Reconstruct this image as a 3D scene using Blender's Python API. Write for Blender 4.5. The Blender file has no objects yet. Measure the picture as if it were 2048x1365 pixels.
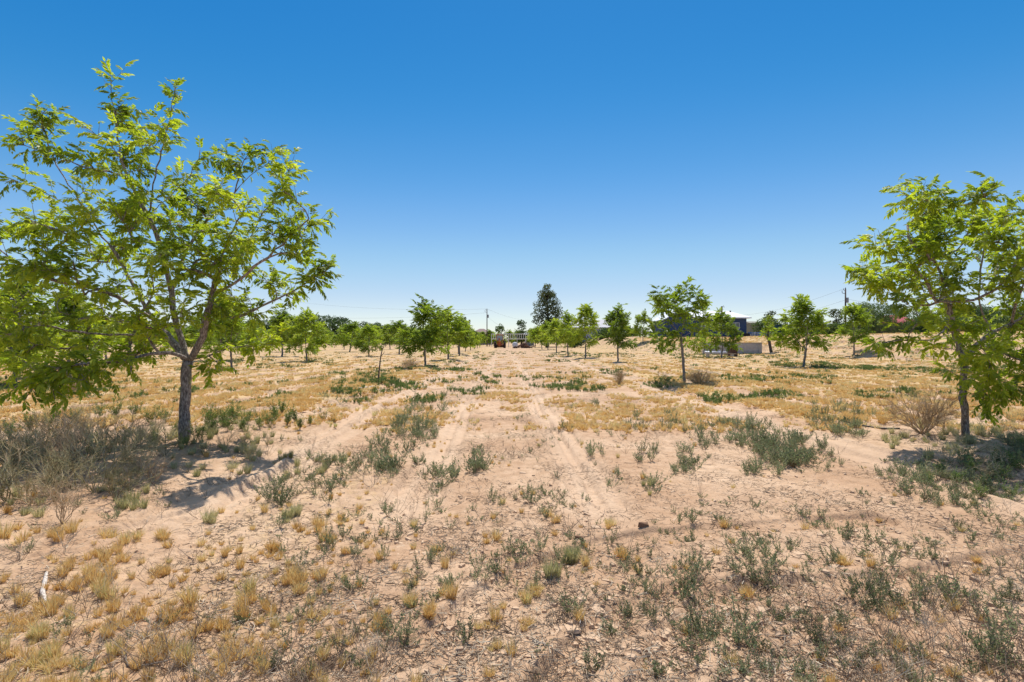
import bpy, math, random
import numpy as np
R = math.radians
rng = np.random.default_rng(7)
random.seed(7)

# ------------------------------------------------------------------ camera, sky, sun, exposure
scn = bpy.context.scene
CAMH = 1.6; FPX = 1024.0; HOR = 682.5        # photo pixels (2048 wide), 18 mm lens
cam = bpy.data.objects.new("camera", bpy.data.cameras.new("camera"))
scn.collection.objects.link(cam)
cam.location = (0, 0, CAMH); cam.rotation_euler = (R(90), 0, 0)
cam.data.lens = 18; cam.data.sensor_width = 36
cam.data.clip_start = 0.05; cam.data.clip_end = 9000
scn.camera = cam
SUN_EL, SUN_AZ = 66, 8                        # azimuth clockwise from +Y (ahead of the camera)
world = bpy.data.worlds.new("World"); scn.world = world; world.use_nodes = True
nt = world.node_tree; nt.nodes.clear()
wo = nt.nodes.new('ShaderNodeOutputWorld'); bg = nt.nodes.new('ShaderNodeBackground')
sky = nt.nodes.new('ShaderNodeTexSky'); sky.sky_type = 'NISHITA'; sky.sun_disc = False
sky.sun_elevation = R(SUN_EL); sky.sun_rotation = R(SUN_AZ)
sky.altitude = 1200; sky.air_density = 1.0; sky.dust_density = 0.25; sky.ozone_density = 2.6
hs = nt.nodes.new('ShaderNodeHueSaturation'); hs.inputs['Saturation'].default_value = 1.42; hs.inputs['Value'].default_value = 0.268
gm_ = nt.nodes.new('ShaderNodeGamma'); gm_.inputs[1].default_value = 0.6
hs.inputs['Hue'].default_value = 0.5
nt.links.new(sky.outputs[0], gm_.inputs[0]); nt.links.new(gm_.outputs[0], hs.inputs['Color']); 
cv = nt.nodes.new('ShaderNodeRGBCurve')                       # deepens the blue the way a polarised clear sky reads
for c, pts in enumerate([[(0, 0), (.15, .012), (.198, .032), (.238, .087), (.301, .205), (.386, .342), (.55, .53), (1, 1)],
                         [(0, 0), (.30, .16), (.371, .238), (.440, .337), (.527, .468), (.624, .600), (.8, .74), (1, 1)],
                         [(0, 0), (.55, .50), (.679, .63), (.752, .735), (.839, .845), (.9, .875), (1, .95)]]):
    cc = cv.mapping.curves[c]
    while len(cc.points) < len(pts): cc.points.new(0.5, 0.5)
    for p_, q_ in zip(cc.points, pts): p_.location = q_
cv.mapping.update()
vs = nt.nodes.new('ShaderNodeVectorMath'); vs.operation = 'SCALE'; vs.inputs['Scale'].default_value = 5.414
nt.links.new(hs.outputs[0], cv.inputs['Color']); nt.links.new(cv.outputs[0], vs.inputs[0]); 
# deepening fades overhead; unseen upper sky made paler and brighter to neutralise fill light
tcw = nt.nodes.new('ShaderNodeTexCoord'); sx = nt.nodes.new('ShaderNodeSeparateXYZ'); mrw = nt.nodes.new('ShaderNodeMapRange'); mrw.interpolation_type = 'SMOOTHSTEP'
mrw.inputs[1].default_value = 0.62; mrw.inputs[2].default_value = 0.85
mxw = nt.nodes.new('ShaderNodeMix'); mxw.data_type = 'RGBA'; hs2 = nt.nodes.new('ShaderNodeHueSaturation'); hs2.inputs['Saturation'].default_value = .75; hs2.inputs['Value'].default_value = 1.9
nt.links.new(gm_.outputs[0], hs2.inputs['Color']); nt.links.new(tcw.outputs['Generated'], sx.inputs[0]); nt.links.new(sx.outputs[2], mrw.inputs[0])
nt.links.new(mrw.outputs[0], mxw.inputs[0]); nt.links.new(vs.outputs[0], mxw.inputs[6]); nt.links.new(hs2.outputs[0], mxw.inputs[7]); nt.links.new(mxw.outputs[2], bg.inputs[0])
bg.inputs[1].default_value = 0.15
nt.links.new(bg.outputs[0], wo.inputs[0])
sl = bpy.data.lights.new("sun", 'SUN'); sl.energy = 4.4; sl.angle = R(0.53); sl.color = (1.0, 0.95, 0.87)
so = bpy.data.objects.new("sun", sl); scn.collection.objects.link(so)
so.rotation_euler = (R(90 - SUN_EL), 0, R(180 - SUN_AZ))
scn.view_settings.view_transform = 'Standard'; scn.view_settings.look = 'None'
scn.view_settings.exposure = 0.33; scn.view_settings.gamma = 1.0

# ------------------------------------------------------------------ helpers
COL = scn.collection
def tag(o, label=None, cat=None, group=None, kind=None):
    if label: o['label'] = label
    if cat: o['category'] = cat
    if group: o['group'] = group
    if kind: o['kind'] = kind
    return o
def empty(name, loc, rz=0.0):
    o = bpy.data.objects.new(name, None); COL.objects.link(o)
    o.location = loc; o.rotation_euler = (0, 0, rz); o.empty_display_size = 0.2
    return o
def link(name, me, parent=None, loc=None):
    o = bpy.data.objects.new(name, me); COL.objects.link(o)
    if parent: o.parent = parent
    if loc is not None: o.location = loc
    return o
def at(px, py):
    D = FPX * CAMH / (py - HOR)
    return (px - 1024) / FPX * D, D
def P(px, py, D):
    return np.array([(px - 1024) / FPX * D, D, CAMH - (py - HOR) / FPX * D])
def nmesh(name, V, F, mats, mi=None, rnd=None, smooth=False):
    """numpy mesh. F = list of int arrays (n,k)"""
    me = bpy.data.meshes.new(name)
    V = np.asarray(V, dtype=np.float32)
    loops = np.concatenate([f.reshape(-1) for f in F]).astype(np.int32)
    tot = np.concatenate([np.full(len(f), f.shape[1], np.int32) for f in F])
    start = np.concatenate([[0], np.cumsum(tot)[:-1]]).astype(np.int32)
    me.vertices.add(len(V)); me.vertices.foreach_set('co', V.ravel())
    me.loops.add(len(loops)); me.loops.foreach_set('vertex_index', loops)
    me.polygons.add(len(tot)); me.polygons.foreach_set('loop_start', start)
    me.polygons.foreach_set('loop_total', tot)
    if mi is not None: me.polygons.foreach_set('material_index', np.asarray(mi, np.int32))
    me.polygons.foreach_set('use_smooth', np.full(len(tot), smooth))
    for m in mats: me.materials.append(m)
    if rnd is not None:
        a = me.attributes.new('rnd', 'FLOAT', 'POINT'); a.data.foreach_set('value', np.asarray(rnd, np.float32))
    me.update(calc_edges=True); me.validate()
    return me
class Acc:
    """collects vertices / faces / material index / random value"""
    def __init__(s): s.V = []; s.F = {}; s.M = {}; s.R = []; s.n = 0
    def add(s, V, faces, mi=0, rnd=0.5):
        V = np.asarray(V, float).reshape(-1, 3)
        for f in faces:
            f = np.asarray(f, int)
            if len(f) == 0: continue
            s.F.setdefault(f.shape[1], []).append(f + s.n)
            s.M.setdefault(f.shape[1], []).append(np.full(len(f), mi))
        s.V.append(V); s.R.append(np.full(len(V), rnd) if np.isscalar(rnd) else np.asarray(rnd))
        s.n += len(V)
    def arrays(s):
        ks = sorted(s.F)
        return (np.concatenate(s.V), [np.concatenate(s.F[k]) for k in ks],
                np.concatenate([np.concatenate(s.M[k]) for k in ks]), np.concatenate(s.R))
    def mesh(s, name, mats, smooth=False):
        V, F, M, Rn = s.arrays()
        return nmesh(name, V, F, mats, M, Rn, smooth)
    # primitives
    def box(s, c, size, rz=0, mi=0, taper=1.0, rx=0, ry=0):
        x, y, z = [d / 2 for d in size]
        v = np.array([[-x,-y,-z],[x,-y,-z],[x,y,-z],[-x,y,-z],[-x*taper,-y*taper,z],[x*taper,-y*taper,z],[x*taper,y*taper,z],[-x*taper,y*taper,z]])
        if rx: v = v @ rot('x', rx).T
        if ry: v = v @ rot('y', ry).T
        if rz: v = v @ rot('z', rz).T
        s.add(v + np.array(c), [[[0,3,2,1],[4,5,6,7],[0,1,5,4],[1,2,6,5],[2,3,7,6],[3,0,4,7]]], mi)
    def tube(s, pts, rad, k=6, mi=0, rnd=0.5, cap=True):
        pts = np.asarray(pts, float); n = len(pts)
        rad = np.full(n, rad) if np.isscalar(rad) else np.asarray(rad, float)
        T = np.gradient(pts, axis=0); T /= np.linalg.norm(T, axis=1)[:, None] + 1e-9
        ref = np.array([0.31, 0.17, 0.93]) if abs(T[0, 2]) < 0.8 else np.array([0.93, 0.31, 0.1])
        A = np.cross(T, ref); A /= np.linalg.norm(A, axis=1)[:, None] + 1e-9
        B = np.cross(T, A)
        th = np.linspace(0, 2*np.pi, k, endpoint=False)
        V = pts[:, None] + rad[:, None, None] * (np.cos(th)[None, :, None]*A[:, None] + np.sin(th)[None, :, None]*B[:, None])
        i = np.arange(n-1)[:, None]*k + np.arange(k)[None]; j = np.arange(n-1)[:, None]*k + (np.arange(k)[None]+1) % k
        q = np.stack([i, j, j+k, i+k], -1).reshape(-1, 4)
        fs = [q]
        if cap: 
            if k == 4: fs.append(np.array([[0,3,2,1],[(n-1)*k+a for a in range(4)]]))
            elif k == 3: fs.append(np.array([[0,2,1],[(n-1)*k+a for a in range(3)]]))
            else: fs.append(np.array([list(range(k))[::-1], [(n-1)*k+a for a in range(k)]]))
        s.add(V.reshape(-1, 3), fs, mi, rnd)
    def cyl(s, a, b, r, k=16, mi=0): s.tube([a, b], r, k, mi)
def rot(ax, a):
    c, s_ = math.cos(a), math.sin(a)
    return np.array({'x': [[1,0,0],[0,c,-s_],[0,s_,c]], 'y': [[c,0,s_],[0,1,0],[-s_,0,c]], 'z': [[c,-s_,0],[s_,c,0],[0,0,1]]}[ax])
def instance(V, F, Rn, M, pos, rz, sc, rv, tilt=None):
    """numpy-merge many rotated/scaled copies"""
    n = len(pos); c, s_ = np.cos(rz), np.sin(rz)
    x = (V[None,:,0]*c[:,None] - V[None,:,1]*s_[:,None])*sc[:,None] + pos[:,None,0]
    y = (V[None,:,0]*s_[:,None] + V[None,:,1]*c[:,None])*sc[:,None] + pos[:,None,1]
    z = V[None,:,2]*sc[:,None] + pos[:,None,2]
    VV = np.stack([x, y, z], -1).reshape(-1, 3)
    off = np.arange(n)*len(V)
    FF = [(f[None] + off[:, None, None]).reshape(-1, f.shape[1]) for f in F]
    RR = (Rn[None]*0.5 + rv[:, None]*0.5).reshape(-1)
    return VV, FF, RR
def scatter(name, variants, pos, rz, sc, mats):
    acc = Acc(); which = rng.integers(0, len(variants), len(pos))
    for k, (V, F, M, Rn) in enumerate(variants):
        s = which == k
        if not s.any(): continue
        VV, FF, RR = instance(V, F, Rn, M, pos[s], rz[s], sc[s], rng.random(s.sum()))
        mo = 0
        for f, ff in zip(F, FF):
            nf = len(f); mm = M[mo:mo+nf]; mo += nf
            acc.F.setdefault(f.shape[1], []).append(ff + acc.n)
            acc.M.setdefault(f.shape[1], []).append(np.tile(mm, s.sum()))
        acc.V.append(VV); acc.R.append(RR); acc.n += len(VV)
    return link(name, acc.mesh(name, mats))

# ------------------------------------------------------------------ noise
def vnoise(x, y, seed=0):
    xi = np.floor(x).astype(np.int64); yi = np.floor(y).astype(np.int64)
    fx = x - xi; fy = y - yi; fx = fx*fx*(3-2*fx); fy = fy*fy*(3-2*fy)
    def h(a, b):
        n = (a*374761393 + b*668265263 + seed*982451653) & 0xffffffff
        n = ((n ^ (n >> 13)) * 1274126177) & 0xffffffff
        return ((n ^ (n >> 16)) & 0xffff) / 65535.0
    return (h(xi,yi)*(1-fx) + h(xi+1,yi)*fx)*(1-fy) + (h(xi,yi+1)*(1-fx) + h(xi+1,yi+1)*fx)*fy
def fbm(x, y, s, o=4, seed=0):
    v = 0; a = 1; t = 0
    for k in range(o):
        v = v + a*vnoise(x/s*2**k + 13.7*k, y/s*2**k + 7.1*k, seed+k); t += a; a *= 0.5
    return v/t
def ss(a, b, x):
    t = np.clip((x-a)/(b-a), 0, 1); return t*t*(3-2*t)
def path_dist(x, y, pts):
    d = np.full(np.shape(x), 1e9)
    for (ax, ay), (bx, by) in zip(pts[:-1], pts[1:]):
        t = np.clip(((x-ax)*(bx-ax)+(y-ay)*(by-ay))/((bx-ax)**2+(by-ay)**2), 0, 1)
        d = np.minimum(d, np.hypot(x-ax-t*(bx-ax), y-ay-t*(by-ay)))
    return d
TRACKS = [[at(1090,1400), at(1160,1300), at(1250,1225), at(1400,1180), at(1600,1170), at(1800,1160), at(2080,1115)],
          [at(560,1400), at(850,1290), at(960,1200), at(1060,1140), at(1240,1080), at(1400,1068), at(1600,1050), at(1760,1040)],
          [at(-60,1130), at(250,1060), at(430,1010), at(560,950), at(640,880), at(720,830)],
          [at(1290,1400), at(1360,1290), at(1430,1200), at(1560,1160)]]
def Hmac(x, y):
    """height of the ground without small roughness"""
    x = np.asarray(x, float); y = np.asarray(y, float)
    h = 0.05*(fbm(x, y, 9, 3, 3)-0.5)*ss(1, 6, y)
    wob = 0.25*(fbm(x*0+3, y, 5, 2, 9)-0.5)
    h = h + 0.13*np.exp(-((x+4.9+wob)/0.85)**2)*ss(2, 5, y)
    h = h + 0.13*np.exp(-((x-6.9+wob)/0.8)**2)*ss(3, 6, y)
    # raised bank on the right and the terrace held by the low wall
    toe = np.interp(y, [0, 34, 42, 52, 70, 300], [35, 34, 30, 29.5, 30, 30])
    A = 2.35*ss(0, 8.5, x-toe)*ss(20, 34, y)
    B = ss(15.5, 22, x)*(1.22+1.15*ss(66, 90, y))*ss(64.2, 65.6, y)*(1-ss(230, 300, y))
    return h + np.maximum(A, B)
def Hfull(x, y):
    x = np.asarray(x, float); y = np.asarray(y, float)
    D = np.hypot(x, y)
    h = Hmac(x, y)
    out = ss(2.6, 4.0, np.abs(x-0.7))*ss(7, 14, y)
    h = h + out*0.05*(np.cos(2*np.pi*(x+0.3*fbm(x, y, 3.0, 2, 5))/1.55))*(1-ss(45, 80, D))
    near = 1-ss(14, 30, D)
    h = h + (1-ss(40, 70, D))*0.05*(fbm(x, y, 0.7, 3, 17)-0.5)*ss(8, 16, D)
    h = h + near*(0.075*(fbm(x, y, 0.9, 3, 11)-0.5) + 0.03*(fbm(x, y, 0.22, 3, 12)-0.5))
    n = fbm(x, y, 0.10, 2, 13); patch = ss(0.45, 0.62, fbm(x, y, 1.1, 3, 15))
    h = h + (1-ss(7, 14, D))*0.022*patch*(np.abs(n-0.5)*2)
    # thin broken crust: small steps
    c = fbm(x, y*1.5, 0.34, 3, 21); st = np.floor(c*9)/9
    h = h + (1-ss(6, 11, D))*0.085*(st-c)*ss(0.5, 0.62, fbm(x, y, 1.4, 2, 22))
    wv = 0.25*(fbm(x*0+1.7, y, 6, 2, 63)-.5)
    for xc in (-3.25, -2.75, -1.1, -.9, .75, .95, 4.75, 5.15):
        q = np.abs(x-xc-wv+.012*y); h = h + ss(3, 6, y)*(1-ss(50, 90, y))*(-.035*(1-ss(.12, .2, q))+.018*np.exp(-((q-.24)/.06)**2))*(.4+1.2*fbm(x, y, 1.2, 2, 64))
    for k, t in enumerate(TRACKS):
        d = path_dist(x, y, t) + 0.05*(fbm(x, y, 0.25, 2, 33)-0.5)
        h = h + (-0.028*(1-ss(0.10, 0.15, d)) + 0.012*np.exp(-((d-0.17)/0.04)**2))*(0.5+fbm(x, y, 0.8, 2, 35))
    return h
def lane_bare(x, y):
    """wheel strips running up the field stay nearly free of plants"""
    bare = np.ones(np.shape(x)); wv = 0.25*(fbm(x*0+1.7, y, 6, 2, 63)-.5)
    for xc, w in ((-3.0, .42), (-1.0, .30), (.85, .30), (4.95, .5)): bare = bare*(1-.92*np.exp(-((x-xc-wv+.012*y)/w)**4)*(1-ss(40, 80, y))*ss(3.5, 5.5, y))
    return bare
def straw_d(x, y):
    """how much dry grass grows here, 0..1"""
    n = fbm(x, y, 1.6, 3, 41); nl = fbm(x, y, 5, 3, 44)
    left_front = ss(-0.3, -1.6, x)*(1-ss(6, 8, y))*(0.2+0.9*ss(0.42, 0.6, n))
    lane = (0.16+.25*ss(6, 12, y))*ss(0.46, 0.62, n)+0.05
    yy = y+5*(fbm(x, y, 2.2, 3, 48)-.5)
    field = ss(2.0, 4.2, np.abs(x-0.6)+1.2*(fbm(x, y, 1.5, 3, 49)-.5))*ss(6.0, 13, yy)*(0.62+0.5*ss(0.34, 0.60, nl))
    band = 0.42+0.85*np.cos(2*np.pi*(x+0.3*fbm(x, y, 3.0, 2, 5))/1.55)
    field = field*(np.clip(band, 0, 1.1)*(1-ss(45, 80, y))+0.6*ss(45, 80, y))
    far = ss(20, 45, y)*0.5*ss(0.35, 0.6, n)
    d = np.maximum(np.maximum(left_front, lane), np.maximum(field, far))
    trk = np.minimum(path_dist(x, y, TRACKS[2]), path_dist(x, y, TRACKS[0]))
    return np.clip(d*ss(0.1, 0.35, trk)*lane_bare(x, y), 0, 1)

# ------------------------------------------------------------------ materials
def mat(name):
    m = bpy.data.materials.new(name); m.use_nodes = True
    n = m.node_tree; b = n.nodes['Principled BSDF']; return m, n, b
def simple(name, col, rough=0.7, metal=0.0, var=0.12, scale=6.0, spec=0.3, bump=0.0):
    m, n, b = mat(name)
    geo = n.nodes.new('ShaderNodeTexCoord'); nz = n.nodes.new('ShaderNodeTexNoise'); nz.inputs['Scale'].default_value = scale
    nz.inputs['Detail'].default_value = 5
    n.links.new(geo.outputs['Object'], nz.inputs['Vector'])
    mx = n.nodes.new('ShaderNodeMix'); mx.data_type = 'RGBA'
    mx.inputs[6].default_value = (*[c*(1-2*var) for c in col], 1); mx.inputs[7].default_value = (*[min(1, c*(1+2*var)) for c in col], 1)
    n.links.new(nz.outputs[0], mx.inputs[0]); n.links.new(mx.outputs[2], b.inputs['Base Color'])
    b.inputs['Roughness'].default_value = rough; b.inputs['Metallic'].default_value = metal
    b.inputs['Specular IOR Level'].default_value = spec
    if bump:
        bp = n.nodes.new('ShaderNodeBump'); bp.inputs['Strength'].default_value = bump; bp.inputs['Distance'].default_value = 0.02
        n.links.new(nz.outputs[0], bp.inputs['Height']); n.links.new(bp.outputs[0], b.inputs['Normal'])
    return m
def ramp(n, stops):
    r = n.nodes.new('ShaderNodeValToRGB'); el = r.color_ramp.elements
    while len(el) < len(stops): el.new(0.5)
    for e, (p, c) in zip(el, stops): e.position = p; e.color = (*c, 1)
    return r
def foliage(name, stops, trans=0.45, rough=0.42, spec=0.5, nscale=1.5, tcol=1.6, tint=(1, 1, 0.6), objr=0.0):
    m, n, b = mat(name)
    at_ = n.nodes.new('ShaderNodeAttribute'); at_.attribute_name = 'rnd'
    g = n.nodes.new('ShaderNodeNewGeometry'); nz = n.nodes.new('ShaderNodeTexNoise'); nz.inputs['Scale'].default_value = nscale
    n.links.new(g.outputs['Position'], nz.inputs['Vector'])
    ad = n.nodes.new('ShaderNodeMath'); ad.operation = 'MULTIPLY_ADD'; ad.inputs[1].default_value = 0.6
    n.links.new(at_.outputs['Fac'], ad.inputs[0])
    ml = n.nodes.new('ShaderNodeMath'); ml.operation = 'MULTIPLY_ADD'; ml.inputs[1].default_value = 1.4; ml.inputs[2].default_value = -0.5
    n.links.new(nz.outputs[0], ml.inputs[0]); n.links.new(ml.outputs[0], ad.inputs[2])
    r = ramp(n, stops); fac = ad.outputs[0]
    if objr:
        oi = n.nodes.new('ShaderNodeObjectInfo'); mo = n.nodes.new('ShaderNodeMath'); mo.operation = 'MULTIPLY_ADD'; mo.inputs[1].default_value = objr
        n.links.new(oi.outputs['Random'], mo.inputs[0]); n.links.new(fac, mo.inputs[2])
        m2 = n.nodes.new('ShaderNodeMath'); m2.operation = 'SUBTRACT'; m2.inputs[1].default_value = objr/2; n.links.new(mo.outputs[0], m2.inputs[0]); fac = m2.outputs[0]
    n.links.new(fac, r.inputs[0])
    n.links.new(r.outputs[0], b.inputs['Base Color'])
    b.inputs['Roughness'].default_value = rough; b.inputs['Specular IOR Level'].default_value = spec
    if trans > 0:
        tr = n.nodes.new('ShaderNodeBsdfTranslucent'); mm = n.nodes.new('ShaderNodeMix'); mm.data_type = 'RGBA'; mm.blend_type = 'MULTIPLY'
        mm.inputs[0].default_value = 1; mm.inputs[7].default_value = (tcol*tint[0], tcol*tint[1], tcol*tint[2], 1)
        n.links.new(r.outputs[0], mm.inputs[6]); n.links.new(mm.outputs[2], tr.inputs[0])
        ms = n.nodes.new('ShaderNodeMixShader'); ms.inputs[0].default_value = trans
        n.links.new(b.outputs[0], ms.inputs[1]); n.links.new(tr.outputs[0], ms.inputs[2])
        n.links.new(ms.outputs[0], n.nodes['Material Output'].inputs[0])
    return m
M = {}
M['leaf'] = foliage('pecan_leaf', [(0.1, (0.09, 0.135, 0.012)), (0.45, (0.21, 0.27, 0.02)), (0.8, (0.34, 0.385, 0.03)), (1.0, (0.43, 0.44, 0.05))], trans=0.53, rough=0.45, spec=0.45, nscale=1.2, tcol=2.1)
M['leaf_far'] = foliage('pecan_leaf_far', [(0.1, (0.09, 0.135, 0.016)), (0.45, (0.17, 0.235, 0.022)), (0.8, (0.27, 0.33, 0.03)), (1.0, (0.34, 0.38, 0.05))], trans=0.48, rough=0.5, spec=0.35, nscale=0.4, tcol=2.0, objr=.45)
M['evergreen'] = foliage('evergreen_needles', [(0.1, (0.05, 0.07, 0.03)), (0.5, (0.11, 0.14, 0.06)), (0.9, (0.20, 0.225, 0.11))], trans=0.25, rough=0.7, spec=0.2, nscale=0.3, tcol=1.2)
M['broad_dark'] = foliage('dark_tree_leaf', [(0.1, (0.04, 0.07, 0.022)), (0.5, (0.08, 0.13, 0.04)), (0.9, (0.15, 0.21, 0.065))], trans=0.25, rough=0.6, spec=0.3, nscale=0.3, tcol=1.4)
M['mesquite'] = foliage('mesquite_leaf', [(0.1, (0.05, 0.09, 0.03)), (0.5, (0.10, 0.15, 0.05)), (0.9, (0.17, 0.22, 0.08))], trans=0.35, rough=0.6, spec=0.2, nscale=0.4, tcol=1.4)
M['bark'] = simple('pecan_bark', (0.24, 0.20, 0.17), 0.9, var=0.3, scale=26, bump=0.9)
def flaky(m):
    n = m.node_tree; b = n.nodes['Principled BSDF']; L = n.links
    tc = n.nodes.new('ShaderNodeTexCoord'); mp = n.nodes.new('ShaderNodeMapping'); mp.inputs['Scale'].default_value = (1, 1, .35); L.new(tc.outputs['Object'], mp.inputs[0])
    z = n.nodes.new('ShaderNodeTexNoise'); z.inputs['Scale'].default_value = 55; z.inputs['Detail'].default_value = 3; L.new(mp.outputs[0], z.inputs['Vector'])
    rp = ramp(n, [(.36, (.12, .095, .08)), (.50, (.24, .195, .165)), (.66, (.42, .37, .32))]); L.new(z.outputs[0], rp.inputs[0]); L.new(rp.outputs[0], b.inputs['Base Color'])
    bp = n.nodes.new('ShaderNodeBump'); bp.inputs['Strength'].default_value = 1; bp.inputs['Distance'].default_value = .01; L.new(z.outputs[0], bp.inputs['Height']); L.new(bp.outputs[0], b.inputs['Normal'])
    return m
flaky(M['bark'])
M['bark_light'] = simple('young_bark', (0.23, 0.20, 0.17), 0.85, var=0.2, scale=18, bump=0.4)
M['bark_dark'] = simple('dark_bark', (0.10, 0.08, 0.065), 0.9, var=0.2, scale=14, bump=0.5)
M['weed'] = foliage('grey_weed_leaf', [(0.1, (0.08, 0.105, 0.05)), (0.5, (0.155, 0.185, 0.095)), (0.9, (0.27, 0.30, 0.17))], trans=0.4, rough=0.6, spec=0.3, nscale=2, tcol=1.5, objr=.4, tint=(1, 1, .8))
M['weedgreen'] = foliage('green_weed_leaf', [(0.1, (0.07, 0.12, 0.03)), (0.5, (0.13, 0.195, 0.055)), (0.9, (0.22, 0.29, 0.09))], trans=0.35, rough=0.6, spec=0.3, nscale=2, tcol=1.4)
M['weedstem'] = simple('weed_stem', (0.22, 0.16, 0.10), 0.8)
M['straw'] = foliage('straw_blade', [(0.1, (0.60, 0.37, 0.13)), (0.45, (0.72, 0.50, 0.22)), (0.8, (0.74, 0.60, 0.33)), (1.0, (0.46, 0.46, 0.20))], trans=0.4, rough=0.6, spec=0.3, nscale=2.5, tcol=1.1, tint=(1, 1, .8))
M['paleblade'] = foliage('pale_grass_blade', [(0.1, (0.25, 0.26, 0.11)), (0.5, (0.50, 0.46, 0.25)), (0.9, (0.68, 0.60, 0.38))], trans=0.4, rough=0.6, spec=0.3, nscale=2.5, tcol=1.1, tint=(1, 1, .8))
M['drybush'] = foliage('dry_twig', [(0.1, (0.25, 0.17, 0.10)), (0.5, (0.42, 0.30, 0.18)), (0.9, (0.56, 0.43, 0.28))], trans=0.0, rough=0.9, spec=0.1, nscale=3)
M['greybush'] = foliage('grey_twig', [(0.1, (0.18, 0.15, 0.08)), (0.35, (0.31, 0.29, 0.14)), (0.6, (0.42, 0.33, 0.19)), (0.9, (0.60, 0.49, 0.30))], trans=0.0, rough=0.9, spec=0.1, nscale=3, objr=.6)
M['strawtwig'] = foliage('straw_twig', [(0.1, (0.34, 0.24, 0.13)), (0.5, (0.50, 0.37, 0.21)), (0.9, (0.62, 0.48, 0.30))], trans=0.0, rough=0.9, spec=0.1, nscale=3)
M['litter'] = foliage('litter', [(0.1, (0.13, 0.09, 0.06)), (0.5, (0.30, 0.22, 0.15)), (0.9, (0.55, 0.46, 0.34))], trans=0.0, rough=0.9, spec=0.1, nscale=5)
M['bleached'] = simple('bleached_wood', (0.60, 0.53, 0.46), 0.8, var=0.12, scale=15, bump=0.3)

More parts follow.
